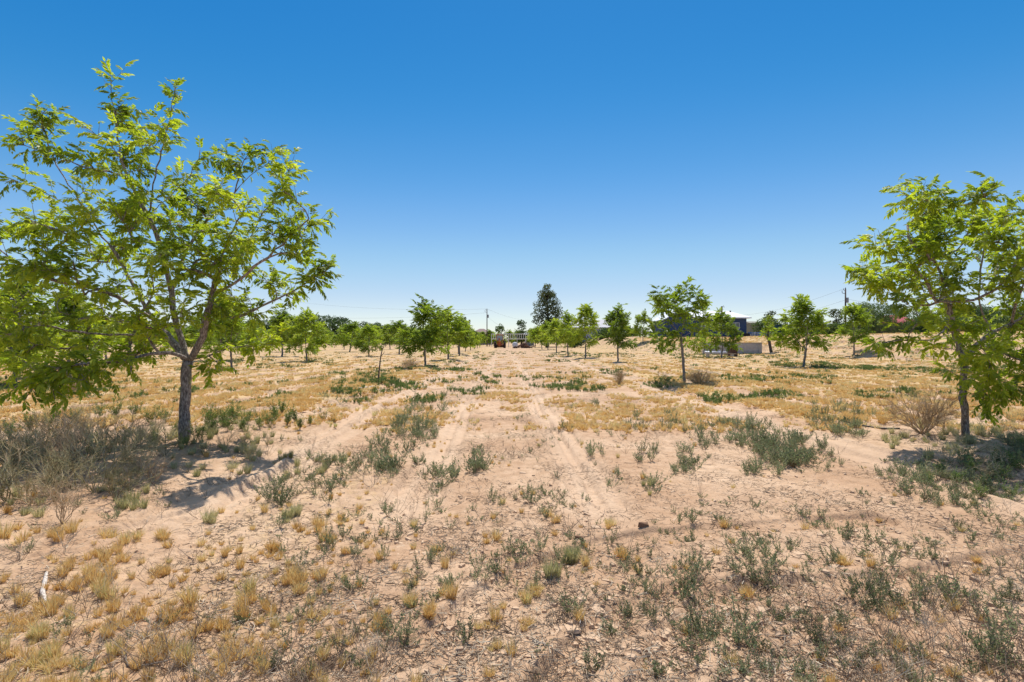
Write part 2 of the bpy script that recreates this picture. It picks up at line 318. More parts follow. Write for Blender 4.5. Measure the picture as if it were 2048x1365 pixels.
def ground_mat():
    m, n, b = mat('sandy_field')
    L = n.links
    tc = n.nodes.new('ShaderNodeTexCoord'); pos = tc.outputs['Object']
    def noise(sc, det=6, rough=0.55, sy=1.0):
        mp = n.nodes.new('ShaderNodeMapping'); mp.inputs['Scale'].default_value = (1, sy, 1); L.new(pos, mp.inputs[0])
        z = n.nodes.new('ShaderNodeTexNoise'); z.inputs['Scale'].default_value = sc; z.inputs['Detail'].default_value = det; z.inputs['Roughness'].default_value = rough
        L.new(mp.outputs[0], z.inputs['Vector']); return z.outputs[0]
    def mix(f, a, c, bt='MIX'):
        x = n.nodes.new('ShaderNodeMix'); x.data_type = 'RGBA'; x.blend_type = bt
        for s, v in ((0, f), (6, a), (7, c)):
            if isinstance(v, (int, float)): x.inputs[s].default_value = v
            elif isinstance(v, tuple): x.inputs[s].default_value = (*v, 1)
            else: L.new(v, x.inputs[s])
        return x.outputs[2]
    def mr(v, a, c, d=0., e=1.):
        x = n.nodes.new('ShaderNodeMapRange'); x.interpolation_type = 'SMOOTHSTEP'
        L.new(v, x.inputs[0]); x.inputs[1].default_value = a; x.inputs[2].default_value = c; x.inputs[3].default_value = d; x.inputs[4].default_value = e
        return x.outputs[0]
    def math_(op, a, c):
        x = n.nodes.new('ShaderNodeMath'); x.operation = op
        for s, v in ((0, a), (1, c)):
            if isinstance(v, (int, float)): x.inputs[s].default_value = v
            else: L.new(v, x.inputs[s])
        return x.outputs[0]
    sand = mix(mr(noise(0.55, 5), 0.35, 0.65), (0.475, 0.31, 0.197), (0.585, 0.415, 0.28))
    sand = mix(mr(noise(7, 6), 0.3, 0.7), sand, mix(1.0, sand, (0.80, 0.76, 0.72), 'MULTIPLY'))
    sand = mix(mr(noise(60, 4), 0.35, 0.7, 0, 0.6), sand, mix(1.0, sand, (1.15, 1.12, 1.08), 'MULTIPLY'))
    aw = n.nodes.new('ShaderNodeAttribute'); aw.attribute_name = 'damp'
    sand = mix(math_('MULTIPLY', aw.outputs['Fac'], 0.55), sand, (0.42, 0.26, 0.155))
    # small organic flecks
    fl = mr(noise(30, 4, 0.75), 0.57, 0.66)
    flm = math_('MULTIPLY', fl, mr(noise(1.3, 4), 0.40, 0.6, 0.2, 0.9))
    ab = n.nodes.new('ShaderNodeAttribute'); ab.attribute_name = 'bare'
    flm = math_('MULTIPLY', flm, math_('SUBTRACT', 1.0, math_('MULTIPLY', ab.outputs['Fac'], .85)))
    sand = mix(math_('MULTIPLY', ab.outputs['Fac'], .45), sand, (0.62, 0.455, 0.32))
    sand = mix(flm, sand, (0.20, 0.14, 0.09))
    as_ = n.nodes.new('ShaderNodeAttribute'); as_.attribute_name = 'straw'
    strawc = mix(mr(noise(22, 5, 0.7, 0.7), 0.35, 0.65), (0.45, 0.295, 0.135), (0.62, 0.45, 0.23))
    thr = math_('ADD', as_.outputs['Fac'], math_('MULTIPLY', math_('SUBTRACT', noise(6, 6, 0.75, 0.6), 0.5), 1.5))
    sm = mr(thr, 0.35, 0.95, 0, 0.8)
    col = mix(sm, sand, strawc)
    ag = n.nodes.new('ShaderNodeAttribute'); ag.attribute_name = 'far'
    # farther out the thin scattered weeds read as green-grey flecks
    gf = math_('MULTIPLY', mr(noise(2.2, 6, 0.7, 0.45), 0.56, 0.62), ag.outputs['Fac'])
    col = mix(gf, col, (0.13, 0.15, 0.075))
    L.new(col, b.inputs['Base Color']); b.inputs['Roughness'].default_value = 0.95; b.inputs['Specular IOR Level'].default_value = 0.1
    bp = n.nodes.new('ShaderNodeBump'); bp.inputs['Strength'].default_value = 0.9; bp.inputs['Distance'].default_value = 0.012
    L.new(noise(30, 8, 0.7), bp.inputs['Height'])
    bp2 = n.nodes.new('ShaderNodeBump'); bp2.inputs['Strength'].default_value = 0.5; bp2.inputs['Distance'].default_value = 0.06
    L.new(noise(5, 6, 0.7), bp2.inputs['Height']); L.new(bp2.outputs[0], bp.inputs['Normal'])
    # curled mud cracks in patches
    vo = n.nodes.new('ShaderNodeTexVoronoi'); vo.feature = 'DISTANCE_TO_EDGE'; vo.inputs['Scale'].default_value = 11
    wn = n.nodes.new('ShaderNodeTexNoise'); wn.inputs['Scale'].default_value = 9; wn.inputs['Detail'].default_value = 4; L.new(pos, wn.inputs['Vector'])
    wm = n.nodes.new('ShaderNodeVectorMath'); wm.operation = 'MULTIPLY_ADD'; wm.inputs[1].default_value = (.18, .18, .18); L.new(wn.outputs['Color'], wm.inputs[0]); L.new(pos, wm.inputs[2]); L.new(wm.outputs[0], vo.inputs['Vector'])
    ck = math_('MULTIPLY', mr(vo.outputs[0], 0.0, 0.055, 1., 0.), mr(noise(.9, 4), .50, .60))
    bp3 = n.nodes.new('ShaderNodeBump'); bp3.invert = True; bp3.inputs['Strength'].default_value = 1.; bp3.inputs['Distance'].default_value = .02
    L.new(ck, bp3.inputs['Height']); L.new(bp.outputs[0], bp3.inputs['Normal'])
    L.new(bp3.outputs[0], b.inputs['Normal'])
    return m

# ------------------------------------------------------------------ ground sheet (finer towards the camera)
def build_ground():
    dys = np.concatenate([np.arange(1500, 760, -20), np.arange(760, 75, -1.0), np.arange(75, 14, -0.4), np.arange(14, 3, -0.5), [2.6, 2.0, 1.5, 1.0, 0.6, 0.3]])
    rad = FPX*CAMH/dys
    a = np.concatenate([np.arange(-52, 52, 0.085), np.arange(52, 308, 4.0)])
    A = np.radians(a); na = len(A)
    RR, AA = np.meshgrid(rad, A, indexing='ij')
    X = RR*np.sin(AA); Y = RR*np.cos(AA)
    Z = Hfull(X, Y)
    V = np.stack([X, Y, Z], -1).reshape(-1, 3)
    nr = len(rad); i = np.arange(nr-1)[:, None]*na; j = np.arange(na)[None]; j2 = (j+1) % na
    q = np.stack([i+j, i+j2, i+j2+na, i+j+na], -1).reshape(-1, 4)
    V = np.vstack([V, [[0, 0, float(Z[0].mean())]]]); c = len(V)-1
    t = np.stack([np.full(na, c), (np.arange(na)+1) % na, np.arange(na)], -1)
    me = nmesh('ground', V, [t, q[:, ::-1]], [ground_mat()], smooth=True)
    x, y = V[:, 0], V[:, 1]
    def attr(nm, v):
        at_ = me.attributes.new(nm, 'FLOAT', 'POINT'); at_.data.foreach_set('value', np.asarray(v, np.float32))
    attr('straw', straw_d(x, y)*(0.45+0.55*ss(6, 11, y))+0.15*ss(12, 26, y)*ss(1.0, 4, np.abs(x-.5)))
    d = np.minimum(path_dist(x, y, TRACKS[0]), path_dist(x, y, TRACKS[1]))
    attr('damp', (1-ss(0.08, 0.28, d))*ss(0.35, 0.6, fbm(x, y, 0.7, 3, 55)) + 0.5*ss(0.55, 0.7, fbm(x, y, 2.5, 3, 56))*(1-ss(8, 14, y)))
    attr('bare', 1-lane_bare(x, y))
    attr('far', ss(14, 35, np.hypot(x, y)))
    n0 = me.polygons[len(t)+100].normal.z
    if n0 < 0: me.flip_normals()
    tag(link('ground', me), kind='structure', label='sandy pink-tan field soil with dry straw patches')
build_ground()

# ------------------------------------------------------------------ trees
def leaf_template(detail, npair, seed):
    """one compound leaf: arching midrib along +X, paired drooping leaflets"""
    r = np.random.default_rng(seed); acc = Acc()
    Lr = 0.27
    def rib(t): return np.array([Lr*t*(1-0.12*t), 0, 0.07*t - 0.20*t*t])
    if detail > 1: acc.tube([rib(t) for t in np.linspace(0, 1, 4)], 0.0018, 3, 0, 0.9, cap=False)
    items = [(0.18+0.78*k/npair, s) for k in range(npair) for s in (-1, 1)] + [(1.0, 0)]
    for t, s in items:
        b = rib(t); ln = (0.075+0.045*math.sin(math.pi*min(1, t*0.85)))*r.uniform(0.85, 1.15)
        ang = s*R(r.uniform(42, 62)); dz = -r.uniform(0.35, 1.0)
        d = np.array([math.cos(ang), math.sin(ang), dz]); d /= np.linalg.norm(d)
        side = np.cross(d, [0, 0, 1]); side /= np.linalg.norm(side); up = np.cross(side, d)
        tw = r.uniform(-0.5, 0.5); side = side*math.cos(tw)+up*math.sin(tw); up = np.cross(side, d)
        w = ln*0.20; curl = -0.22*ln
        def p(u, v, k=0.0): return b + d*ln*u + side*w*v + up*(k*w) + np.array([0, 0, curl*u*u])
        if detail > 1:
            vs = [p(0.02, 0), p(.3, 1, .35), p(.3, 0), p(.3, -1, .35), p(.65, .85, .3), p(.65, 0), p(.65, -.85, .3), p(1.02, 0.3)]
            acc.add(vs, [[[0, 1, 2], [0, 2, 3], [4, 7, 5], [5, 7, 6]], [[1, 4, 5, 2], [2, 5, 6, 3]]], 0, r.uniform(0, 1))
        else:
            vs = [p(0, 0), p(.42, 1.25, .3), p(1.0, 0), p(.42, -1.25, .3)]
            acc.add(vs, [[[0, 1, 2], [0, 2, 3]]], 0, r.uniform(0, 1))
    return acc.arrays()
LEAF_HI = [leaf_template(2, 5, s) for s in (1, 2, 3, 4)]
LEAF_LO = [leaf_template(1, 4, s) for s in (5, 6, 7)]
def place_leaves(acc, templates, pos, direc, sc, mi, r):
    """orient template +X to direc keeping its droop roughly downward"""
    n = len(pos); which = r.integers(0, len(templates), n)
    for k, (V, F, Mx, Rn) in enumerate(templates):
        s = np.where(which == k)[0]
        if len(s) == 0: continue
        d = direc[s]; x = d/np.linalg.norm(d, axis=1)[:, None]
        y = np.cross([0, 0, 1.0], x); y /= np.linalg.norm(y, axis=1)[:, None]+1e-6
        roll = r.normal(0, 0.7, len(s))
        z = np.cross(x, y); y2 = y*np.cos(roll)[:, None]+z*np.sin(roll)[:, None]; z2 = np.cross(x, y2)
        VV = (V[None, :, 0, None]*x[:, None] + V[None, :, 1, None]*y2[:, None] + V[None, :, 2, None]*z2[:, None])*sc[s][:, None, None] + pos[s][:, None]
        off = np.arange(len(s))*len(V)
        rv = r.random(len(s))
        FF = [(f[None]+off[:, None, None]).reshape(-1, f.shape[1]) for f in F]
        acc.add(VV.reshape(-1, 3), FF, mi, (Rn[None]*0.5+rv[:, None]*0.5).reshape(-1))
class Tree:
    def __init__(s, seed): s.r = np.random.default_rng(seed); s.pos = []; s.par = []; s.paths = []; s.tips = []
    def path(s, pts, parent=-1, tip=True, step=0.12):
        """pts: polyline, first point = attachment (position of parent node)"""
        pts = np.asarray(pts, float); seg = np.linalg.norm(np.diff(pts, axis=0), axis=1); L = seg.sum()
        cum = np.concatenate([[0], np.cumsum(seg)]); m = max(2, int(L/step)+1)
        t = np.linspace(0, L, m); q = np.stack([np.interp(t, cum, pts[:, a]) for a in range(3)], -1)
        if m > 4:
            for _ in range(2): q[1:-1] = (q[:-2]+2*q[1:-1]+q[2:])/4
        q[1:-1] += s.r.normal(0, 0.008, q[1:-1].shape)
        ids = [parent] if parent >= 0 else []
        start = 1 if parent >= 0 else 0
        for p in q[start:]:
            s.pos.append(p); s.par.append(ids[-1] if ids else -1); ids.append(len(s.pos)-1)
        s.paths.append(ids)
        if tip: s.tips.append((ids[-1], len(s.paths)-1))
        return ids
    def nearest(s, p, zmin): 
        P_ = np.array(s.pos); d = np.linalg.norm(P_-p, axis=1)
        # prefer nodes lower than the target and nearer the trunk axis
        pen = d + 0.9*np.clip(P_[:, 2]-p[2]+0.15*d, 0, None) + 10*(P_[:, 2] < zmin)
        return int(np.argmin(pen))
    def grow_to(s, p, zmin=0.9, droop=0.0):
        k = s.nearest(p, zmin); a = s.pos[k]; L = np.linalg.norm(p-a)
        pk = s.par[k]; pd = (a-s.pos[pk]) if pk >= 0 else np.array([0, 0, 1.]); pd = pd/(np.linalg.norm(pd)+1e-9)
        c = a + pd*L*0.35 + (p-a)*0.25 + np.array([0, 0, droop*L]) + s.r.normal(0, 0.05*L, 3)
        ts = np.linspace(0, 1, 6)[:, None]
        s.path((1-ts)**2*a + 2*ts*(1-ts)*c + ts**2*p, k)
    def build(s, name, loc, label, group=None, hi=True, ntw=6, leafm='leaf', r_tip=0.005, expo=0.6, twl=(0.22, 0.5), lsc=1.0, trunk_r=None, spacing=0.05, barkm='bark', obj=None):
        r = s.r; N = len(s.pos); cnt = np.zeros(N)
        for k, _ in s.tips:
            while k >= 0: cnt[k] += 1; k = s.par[k]
        rad = r_tip*np.maximum(cnt, 1)**expo
        Pn = np.array(s.pos)
        # root flare
        zb = Pn[0, 2]; 
        if trunk_r:
            f = trunk_r/rad[0]; rad = rad*(1+(f-1)*np.clip(cnt/cnt[0], 0, 1))
        rad = rad*(1+0.35*np.exp(-(Pn[:, 2]-zb)/0.10)*(cnt > 0.9*cnt[0]))
        ta = Acc()
        for ids in s.paths:
            pr = rad[ids].copy()
            if ids[0] == s.par[ids[1]] and len(ids) > 2: pr[0] = pr[1]
            ta.tube(Pn[ids], pr*(1+r.normal(0, 0.04, len(ids))), 12 if pr.max() > 0.04 else (7 if hi else 5), 0, r.random())
        ca = Acc(); lp = []; ld = []; lscale = []
        def leaves_on(q, frac0):
            L = np.linalg.norm(np.diff(q, axis=0), axis=1).sum(); n = max(2, int(L*(1-frac0)/spacing))
            seg = np.concatenate([[0], np.cumsum(np.linalg.norm(np.diff(q, axis=0), axis=1))])
            az0 = r.uniform(0, 6.28)
            for i, t in enumerate(np.linspace(frac0, 1, n)):
                p = np.array([np.interp(t*L, seg, q[:, a]) for a in range(3)])
                dr = q[-1]-q[-2] if t > .8 else q[len(q)//2]-q[0]; dr = dr/(np.linalg.norm(dr)+1e-9)
                az = az0+i*2.4; ref = np.array([0.2, 0.1, 1.0]); u = np.cross(dr, ref); u /= np.linalg.norm(u)+1e-9; v = np.cross(dr, u)
                o = u*math.cos(az)+v*math.sin(az)
                d = o*(1.0-0.35*t)+dr*(0.35+0.7*t)+np.array([0, 0, 0.15]) + r.normal(0, .33, 3)
                lp.append(p); ld.append(d); lscale.append(r.uniform(0.7, 1.15)*lsc)
        for k, pi in s.tips:
            ids = s.paths[pi]; q = Pn[ids]; 
            m = min(len(q), 1+int(0.9/0.12)); tail = q[-m:]
            leaves_on(tail, 0.25)
            seglen = 0.12
            for j in range(int(ntw*r.uniform(0.6, 1.4))):
                tt = r.uniform(0.15, 1.0)**0.7; a = tail[int(tt*(len(tail)-1))]
                dr = tail[-1]-tail[0]; dr = dr/(np.linalg.norm(dr)+1e-9)
                d = r.normal(0, 1, 3); d -= dr*np.dot(d, dr); d /= np.linalg.norm(d)
                d = d*0.95+dr*r.uniform(0.3, 1.0)+np.array([0, 0, 0.22]); d /= np.linalg.norm(d)
                L = r.uniform(*twl); ts = np.linspace(0, 1, 4)[:, None]
                qq = a+d*L*ts+np.array([0, 0, 0.12])*L*ts**2
                ca.tube(qq, [0.0045, 0.0035, 0.0028, 0.002], 3 if not hi else 4, 1, 0.5, cap=False)
                leaves_on(qq, 0.3)
        T = LEAF_HI if hi else LEAF_LO
        place_leaves(ca, T, np.array(lp), np.array(ld), np.array(lscale), 0, r)
        tm = ta.mesh(name+'_trunk', [M[barkm]], True); cm = ca.mesh(name+'_crown', [M[leafm], M[barkm]], False)
        return tm, cm, len(lp)
def put_tree(name, tm, cm, loc, rz, sc, label, group=None, cat='tree'):
    e = empty(name, loc, rz)
    if group: e.rotation_euler = (random.gauss(0, .05), random.gauss(0, .05), rz)
    e.scale = (sc, sc, sc) if np.isscalar(sc) else sc
    tag(e, label, cat, group)
    link('trunk', tm, e); link('crown', cm, e)
    return e
def hero(name, seed, base_px, D0, limbs, tips, label, depth=0.9, ntw=6, zmin=1.0, extra=0, **kw):
    """limbs: [(attach limb index, attach point index, [(px,py,dd)...], is_tip)] first limb is the trunk; dd metres farther"""
    base = P(*base_px, D0); base[2] = float(Hmac(base[0], base[1]))-0.03
    T = Tree(seed); idl = []; raw = []
    for (al, ai, pts, tip) in limbs:
        w = [P(px, py, D0+dd)-base for px, py, dd in pts]
        if al < 0:
            w[0] = np.zeros(3); ids = T.path(w, -1, tip)
        else:
            tgt = raw[al][ai]; cand = idl[al]; k = min(cand, key=lambda q: np.linalg.norm(T.pos[q]-tgt))
            ids = T.path([T.pos[k]]+w, k, tip)
        idl.append(ids); raw.append(w)
    r = np.random.default_rng(seed+100)
    W = []
    for t in tips:
        dd = t[2] if len(t) > 2 else r.uniform(-depth, depth)
        W.append(P(t[0], t[1], D0+dd)-base)
        for _ in range(extra if (t[1] < 560 or D0 > 12) else 0): W.append(W[-1]+r.normal(0, 1, 3)*np.array([.20, .3, .17]))
    root = np.array([0, 0, 1.6])
    W.sort(key=lambda p: np.linalg.norm(p-root))
    for p in W: T.grow_to(p, zmin)
    tm, cm, n = T.build(name, base, label, ntw=ntw, **kw)
    print(name, 'leaves', n, 'nodes', len(T.pos))
    return put_tree('pecan_tree', tm, cm, base, 0, 1.0, label)

LT_limbs = [
 (-1, 0, [(368,898,0),(369,850,0),(369,800,0),(373,755,0),(377,722,0)], False),
 (0, 4, [(352,650,.1),(342,582,.15),(328,517,.1),(315,476,.1),(301,438,0),(274,397,0),(253,349,0),(239,308,.1),(233,250,.1),(222,188,.1),(219,150,.1)], True),
 (1, 4, [(304,404,-.1),(308,359,-.15),(321,311,-.2),(333,264,-.2),(342,223,-.2),(350,175,-.2)], True),
 (0, 4, [(397,697,-.1),(407,669,-.15),(416,628,-.2),(424,590,-.3),(440,530,-.4),(460,470,-.4),(500,400,-.3)], True),
 (1, 1, [(365,510,.3),(386,479,.4),(407,445,.5),(445,417,.5),(465,390,.5),(495,355,.5),(544,322,.5),(555,300,.5)], True),
 (4, 4, [(475,350,.4),(490,320,.4),(500,288,.4)], True),
 (3, 3, [(480,560,-.5),(540,510,-.6),(590,465,-.6),(618,438,-.6)], True),
 (3, 2, [(470,640,.2),(540,605,.3),(600,575,.4),(655,540,.4)], True),
 (0, 4, [(424,709,.2),(455,697,.3),(500,693,.4),(547,690,.5)], True),
 (0, 4, [(350,690,.2),(334,673,.3),(315,649,.35),(298,628,.4),(262,560,.5),(226,496,.5),(205,476,.5),(147,383,.5),(109,325,.5),(89,264,.5),(72,215,.5)], True),
 (9, 1, [(256,669,-.1),(171,669,-.3),(130,659,-.4),(60,645,-.5),(0,639,-.6),(-50,630,-.6)], True),
 (9, 2, [(250,600,-.2),(178,571,-.4),(137,568,-.5),(68,547,-.6),(31,524,-.6),(0,500,-.6)], True),
 (0, 4, [(345,702,-.3),(297,710,-.6),(246,724,-.8),(154,728,-1.0),(109,735,-1.1),(60,755,-1.1)], True),
 (9, 6, [(150,420,.2),(100,390,.0),(45,365,-.1),(15,355,-.1)], True),
 (1, 5, [(235,300,-.4),(190,268,-.5),(150,238,-.5)], True),
 (1, 4, [(350,385,-.4),(390,340,-.5),(400,300,-.5)], True)]
LT_tips = [(60,440),(30,470),(95,500),(150,540),(60,580),(15,600),(120,625),(45,660),(25,720),(15,790,-.9),(50,800,-1.2),(110,800,-1.1),(130,760,-1.0),(180,770,-1.1),(225,765,-1.0),
 (262,745,-.8),(230,710),(280,640),(250,560),(215,525),(180,430),(200,380),(230,420),(265,480),(300,520),(190,340),(210,300,.2),(250,230,.2),(270,260),(350,440),(400,420),(430,370),(455,330),
 (470,470),(440,540),(500,540),(545,470),(580,430),(530,420),(560,380),(560,560),(600,510),(590,600),(520,640),(480,600),(540,670),(505,705),(430,640),(395,560),(420,755,.1),(440,730,.2),(350,620),
 (330,590),(290,700),(200,610),(160,690),(90,690),(75,540),(20,540),(150,470),(120,430),(90,300),(60,250),(350,540),(380,620,-.8),(300,600,-.9),(240,640,-.9),(320,660,-.9),(450,590,.9),(370,680,.9),(190,640,.9),
 (500,480,.8),(420,470,.9),(330,430,.7),(250,500,.8),(140,590,.9),(-60,560),(-40,700),(-70,640),(-30,450),(300,340,.1),(350,400,.1),(255,330,.3),(330,285,-.2),(275,420,.2),(330,500),(290,450),(360,480),(120,520),(180,500),(30,600),(90,570),(170,590),(210,580),(40,630),(110,660),(150,640),(200,680),(60,700),(100,730,-.9),(170,730,-.9),(200,740,-.9),(10,670),(260,690),(300,640),(410,600),(450,620),(500,620),(470,520),(420,520),(380,400),(610,550,.2),(635,560,.4)]
hero('left_tree', 11, (368, 898), 7.6, LT_limbs, LT_tips, 'tall leafy pecan tree filling the left side above a thicket of dead brush', depth=1.0, ntw=6, lsc=.62, twl=(.08,.30), extra=1, trunk_r=0.073, zmin=1.15)

RT_limbs = [
 (-1, 0, [(1932,888,0),(1931,834,0),(1925,790,0),(1926,759,0),(1930,733,0)], False),
 (0, 4, [(1918,690,.1),(1902,643,.1),(1892,596,.1),(1882,542,.1),(1861,515,.1),(1841,468,.1),(1830,407,.1),(1829,370,.1)], True),
 (1, 4, [(1905,512,-.1),(1932,482,-.1),(1945,440,-.1),(1959,418,-.1)], True),
 (0, 4, [(1952,684,.1),(1985,665,.2),(2020,650,.2),(2060,625,.2),(2100,590,.3)], True),
 (3, 1, [(1960,620,.2),(1957,569,.2),(1964,515,.2),(1971,475,.2),(1975,430,.2)], True),
 (1, 2, [(1871,610,-.2),(1851,556,-.3),(1811,529,-.4),(1780,515,-.4),(1765,500,-.4)], True),
 (1, 2, [(1850,620,.2),(1790,580,.3),(1740,555,.4),(1700,540,.4)], True),
 (1, 1, [(1870,680,-.2),(1834,684,-.3),(1790,680,-.4),(1755,690,-.4)], True),
 (3, 2, [(2030,600,-.1),(2060,540,-.2),(2080,480,-.2),(2070,440,-.2)], True),
 (3, 0, [(1990,700,-.3),(2040,720,-.5),(2090,740,-.5)], True)]
RT_tips = [(1800,410),(1850,400),(1815,450),(1860,450),(1880,420),(1790,490),(1835,500),(1900,460),(1980,440),(2000,470),(1930,430),(2010,520),(1990,560),(1930,550),(1890,570),(1850,590),
 (1810,570),(1770,545),(1735,530),(1720,560),(1790,600),(1840,640),(1880,650),(1770,695,-.5),(1850,700),(1885,735,-.6),(1920,660),(1960,640),(2000,620),(2030,580),
 (2040,500),(2050,460),(2010,700),(1980,730,-.6),(1960,770,-.5),(1980,800,-.3),(1975,830,-.1),(2020,780,-.5),(2040,730),(2040,660),(1950,600),(1910,610),(1960,690,-.8),(2000,660,.8),(1860,620,.8),(1920,520,.7),(2090,660),(2110,560),
 (2120,700),(2130,620),(2100,510),(2060,780,-.4),(1840,540,.6),(1990,500,.6),(1880,510,-.6),(2020,550,-.8),(1940,720,.8),(2100,760)]
hero('right_tree', 12, (1932, 888), 7.9, RT_limbs, RT_tips, 'leafy pecan at the right edge, its bowed trunk rising from a shaded patch', depth=0.9, ntw=8, lsc=.62, twl=(.08,.30), extra=1, trunk_r=0.047, zmin=1.0)

MT_limbs = [
 (-1, 0, [(1368,769,0),(1367,730,0),(1364,700,0),(1362,675,0)], False),
 (0, 3, [(1366,650,0),(1374,625,0),(1377,600,0),(1374,580,0),(1371,568,0)], True),
 (1, 1, [(1358,620,.2),(1350,598,.3),(1345,585,.3)], True),
 (1, 2, [(1395,608,-.2),(1405,600,-.2)], True),
 (0, 3, [(1350,655,.3),(1330,640,.4),(1318,600,.5),(1306,600,.5)], True),
 (0, 3, [(1385,665,.3),(1400,650,.3),(1412,635,.3)], True)]
MT_tips = [(1312,590),(1330,595),(1340,612),(1325,625),(1345,640),(1315,650),(1330,665),(1350,665),(1320,690),(1335,700),(1345,680),(1375,640),(1385,620),(1390,660),(1405,660),(1395,690),(1380,690),(1408,610),
 (1392,590),(1360,600),(1360,580),(1318,615),(1310,670),(1400,635),(1365,625)]
hero('mid_tree', 13, (1368, 769), 19.0, MT_limbs, MT_tips, 'slender young pecan right of centre, round straw bush at its foot', depth=0.8, ntw=6, extra=0, hi=False, leafm='leaf_far', trunk_r=0.05, lsc=1.0, twl=(.10,.30), zmin=1.2, barkm='bark_light')

# generic young pecans
def generic(seed, h=4.0, w=1.35, th=1.0, ntip=34):
    T = Tree(seed); r = T.r
    lean = r.normal(0, 0.05, 2)
    T.path([(0, 0, -0.05), (lean[0]*.5, lean[1]*.5, th*.5), (lean[0], lean[1], th)], -1, False)
    top = len(T.pos)-1; a0 = r.uniform(0, 6.28)
    for k in range(3):
        a = a0+k*2.1; hh = h*[1.0, 0.86, 0.72][k]; s = [0.12, 0.42, 0.6][k]*w
        T.path([T.pos[top], (math.cos(a)*s*.35+lean[0], math.sin(a)*s*.35+lean[1], th+(hh-th)*.35), (math.cos(a)*s, math.sin(a)*s, hh)], top)
    pts = []
    while len(pts) < ntip:
        u = r.uniform(0, 1); a = r.uniform(0, 6.28)
        prof = (math.sin(math.pi*min(1, (u*0.80+0.20)))**0.6)*(1-0.30*u)
        q = 1.12*w*prof*math.sqrt(r.uniform(0.15, 1.0))*(1+0.25*math.sin(a*3+seed))
        pts.append(np.array([math.cos(a)*q, math.sin(a)*q, th*0.95+u*(h*0.93-th*0.95)]))
    pts.sort(key=lambda p: np.linalg.norm(p-np.array([0, 0, th])))
    for p in pts: T.grow_to(p, th*0.8)
    tm, cm, n = T.build('young_pecan', None, '', hi=False, ntw=5, leafm='leaf_far', trunk_r=0.055, lsc=1.3, spacing=0.065, barkm='bark_light', twl=(0.15, 0.38))
    return tm, cm, h
GEN = [generic(20+i, 4.0, [1.35, 1.2, 1.5, 1.1, 1.4, 1.3, 1.25][i], [1.0, 1.2, 0.9, 1.1, 1.3, 1.0, 1.15][i], [40, 34, 44, 30, 38, 36, 40][i]) for i in range(7)] + [generic(40, 3.6, 1.2, 1.2, 20), generic(41, 4.4, 1.1, 1.4, 24), generic(42, 3.4, 1.6, .8, 30)]
def pecan(px, py, toppx, v, label, rz=None, wide=1.0, group=None, D=None, z=None):
    if D is None: X, D = at(px, py)
    else: X = (px-1024)/FPX*D
    zz = float(Hmac(X, D)) if z is None else z
    h = (HOR-toppx)/FPX*D+CAMH-zz
    tm, cm, h0 = GEN[v]; s = h/h0
    return put_tree('pecan_tree', tm, cm, (X, D, zz), rz if rz is not None else random.uniform(0, 6.28), (s*wide*1.12, s*wide*1.12, s), label, group)
pecan(851, 737, 600, 0, 'highest pecan left of centre, dry tan bush beside it')
pecan(897, 722, 618, 1, 'pecan tree just behind and right of the highest tree left of centre', wide=1.15)
pecan(919, 713, 633, 3, 'small pecan tree third back in the row left of the sandy lane', wide=1.1)
pecan(614, 724, 622, 2, 'rounded pecan with a green weed patch at its foot, left of the bare leaning sapling')
pecan(464, 741, 618, 4, 'pecan half hidden behind the right side of the tall left tree', wide=1.0)
pecan(137, 756, 585, 5, 'pecan seen through the lowest left leaves of the tall left tree')
pecan(30, 775, 548, 0, 'pecan whose thin top pokes out at the far left edge', wide=1.1)
pecan(1236, 727, 613, 3, 'narrow upright pecan behind a wispy dead weed right of the lane', wide=0.95)
pecan(1171, 718, 613, 5, 'pecan second from the front among the cluster right of the big pine', wide=0.9)
pecan(1136, 713, 627, 1, 'pecan in green weeds just right of the big pine, third of the cluster', wide=0.9)
pecan(1113, 706, 640, 6, 'short pecan with a thin leaning trunk directly right of the pine trunk')
pecan(1096, 701, 645, 2, 'low round pecan directly in front of the pine trunk')
pecan(1084, 699, 652, 4, 'low pecan next to the junk pile, left end of the right-hand row', wide=1.2)
pecan(1070, 696, 655, 1, 'small far pecan partly behind the scrap heap', wide=1.2)
pecan(1607, 735, 597, 6, 'bushy pecan in front of the right bank, left of the tall utility pole', wide=1.0)
pecan(1443, 717, 623, 2, 'pecan in front of the rusty box and the concrete retaining wall', wide=1.0)
pecan(1708, 717, 612, 4, 'pecan standing at the toe of the sloped straw bank on the right', wide=0.95)
pecan(1286, 697, 623, 0, 'pecan in front of the left end of the blue house', D=78, wide=0.8)
pecan(1246, 697, 640, 5, 'small pecan between the blue house and the narrow upright pecan', D=85, wide=0.9)

# left orchard block: rows one behind the other
ORG = 'rows of young pecans filling the far left orchard'
cnt = 0
for k in range(1, 17):
    for j in range(0, 20):
        X = -5.0-9.2*k+random.uniform(-.4, .4); D = 17.2+11.6*j+random.uniform(-.5, .5)
        if k == 1 and D < 50: continue
        if D < 30 and k == 2: continue
        if X < -D*1.06 or random.random() < 0.06 or (D > 150 and k > 8 and random.random() < .4): continue
        v = random.randrange(10); s = random.uniform(0.72, 1.28); h0 = 4.0
        put_tree('pecan_tree', GEN[v][0], GEN[v][1], (X, D, float(Hmac(X, D))), random.uniform(0, 6.28), (s*1.35, s*1.35, s),
                 'young bright green pecan in the far orchard rows left of the lane', ORG); cnt += 1
for j, D in enumerate([64, 76, 88, 101, 113, 126]):
    v = random.randrange(10); s = random.uniform(0.8, 1.0)
    put_tree('pecan_tree', GEN[v][0], GEN[v][1], (-5.4-0.02*D, D, 0), random.uniform(0, 6.28), (s*1.3, s*1.3, s), 'young bright green pecan in the far orchard rows left of the lane', ORG)
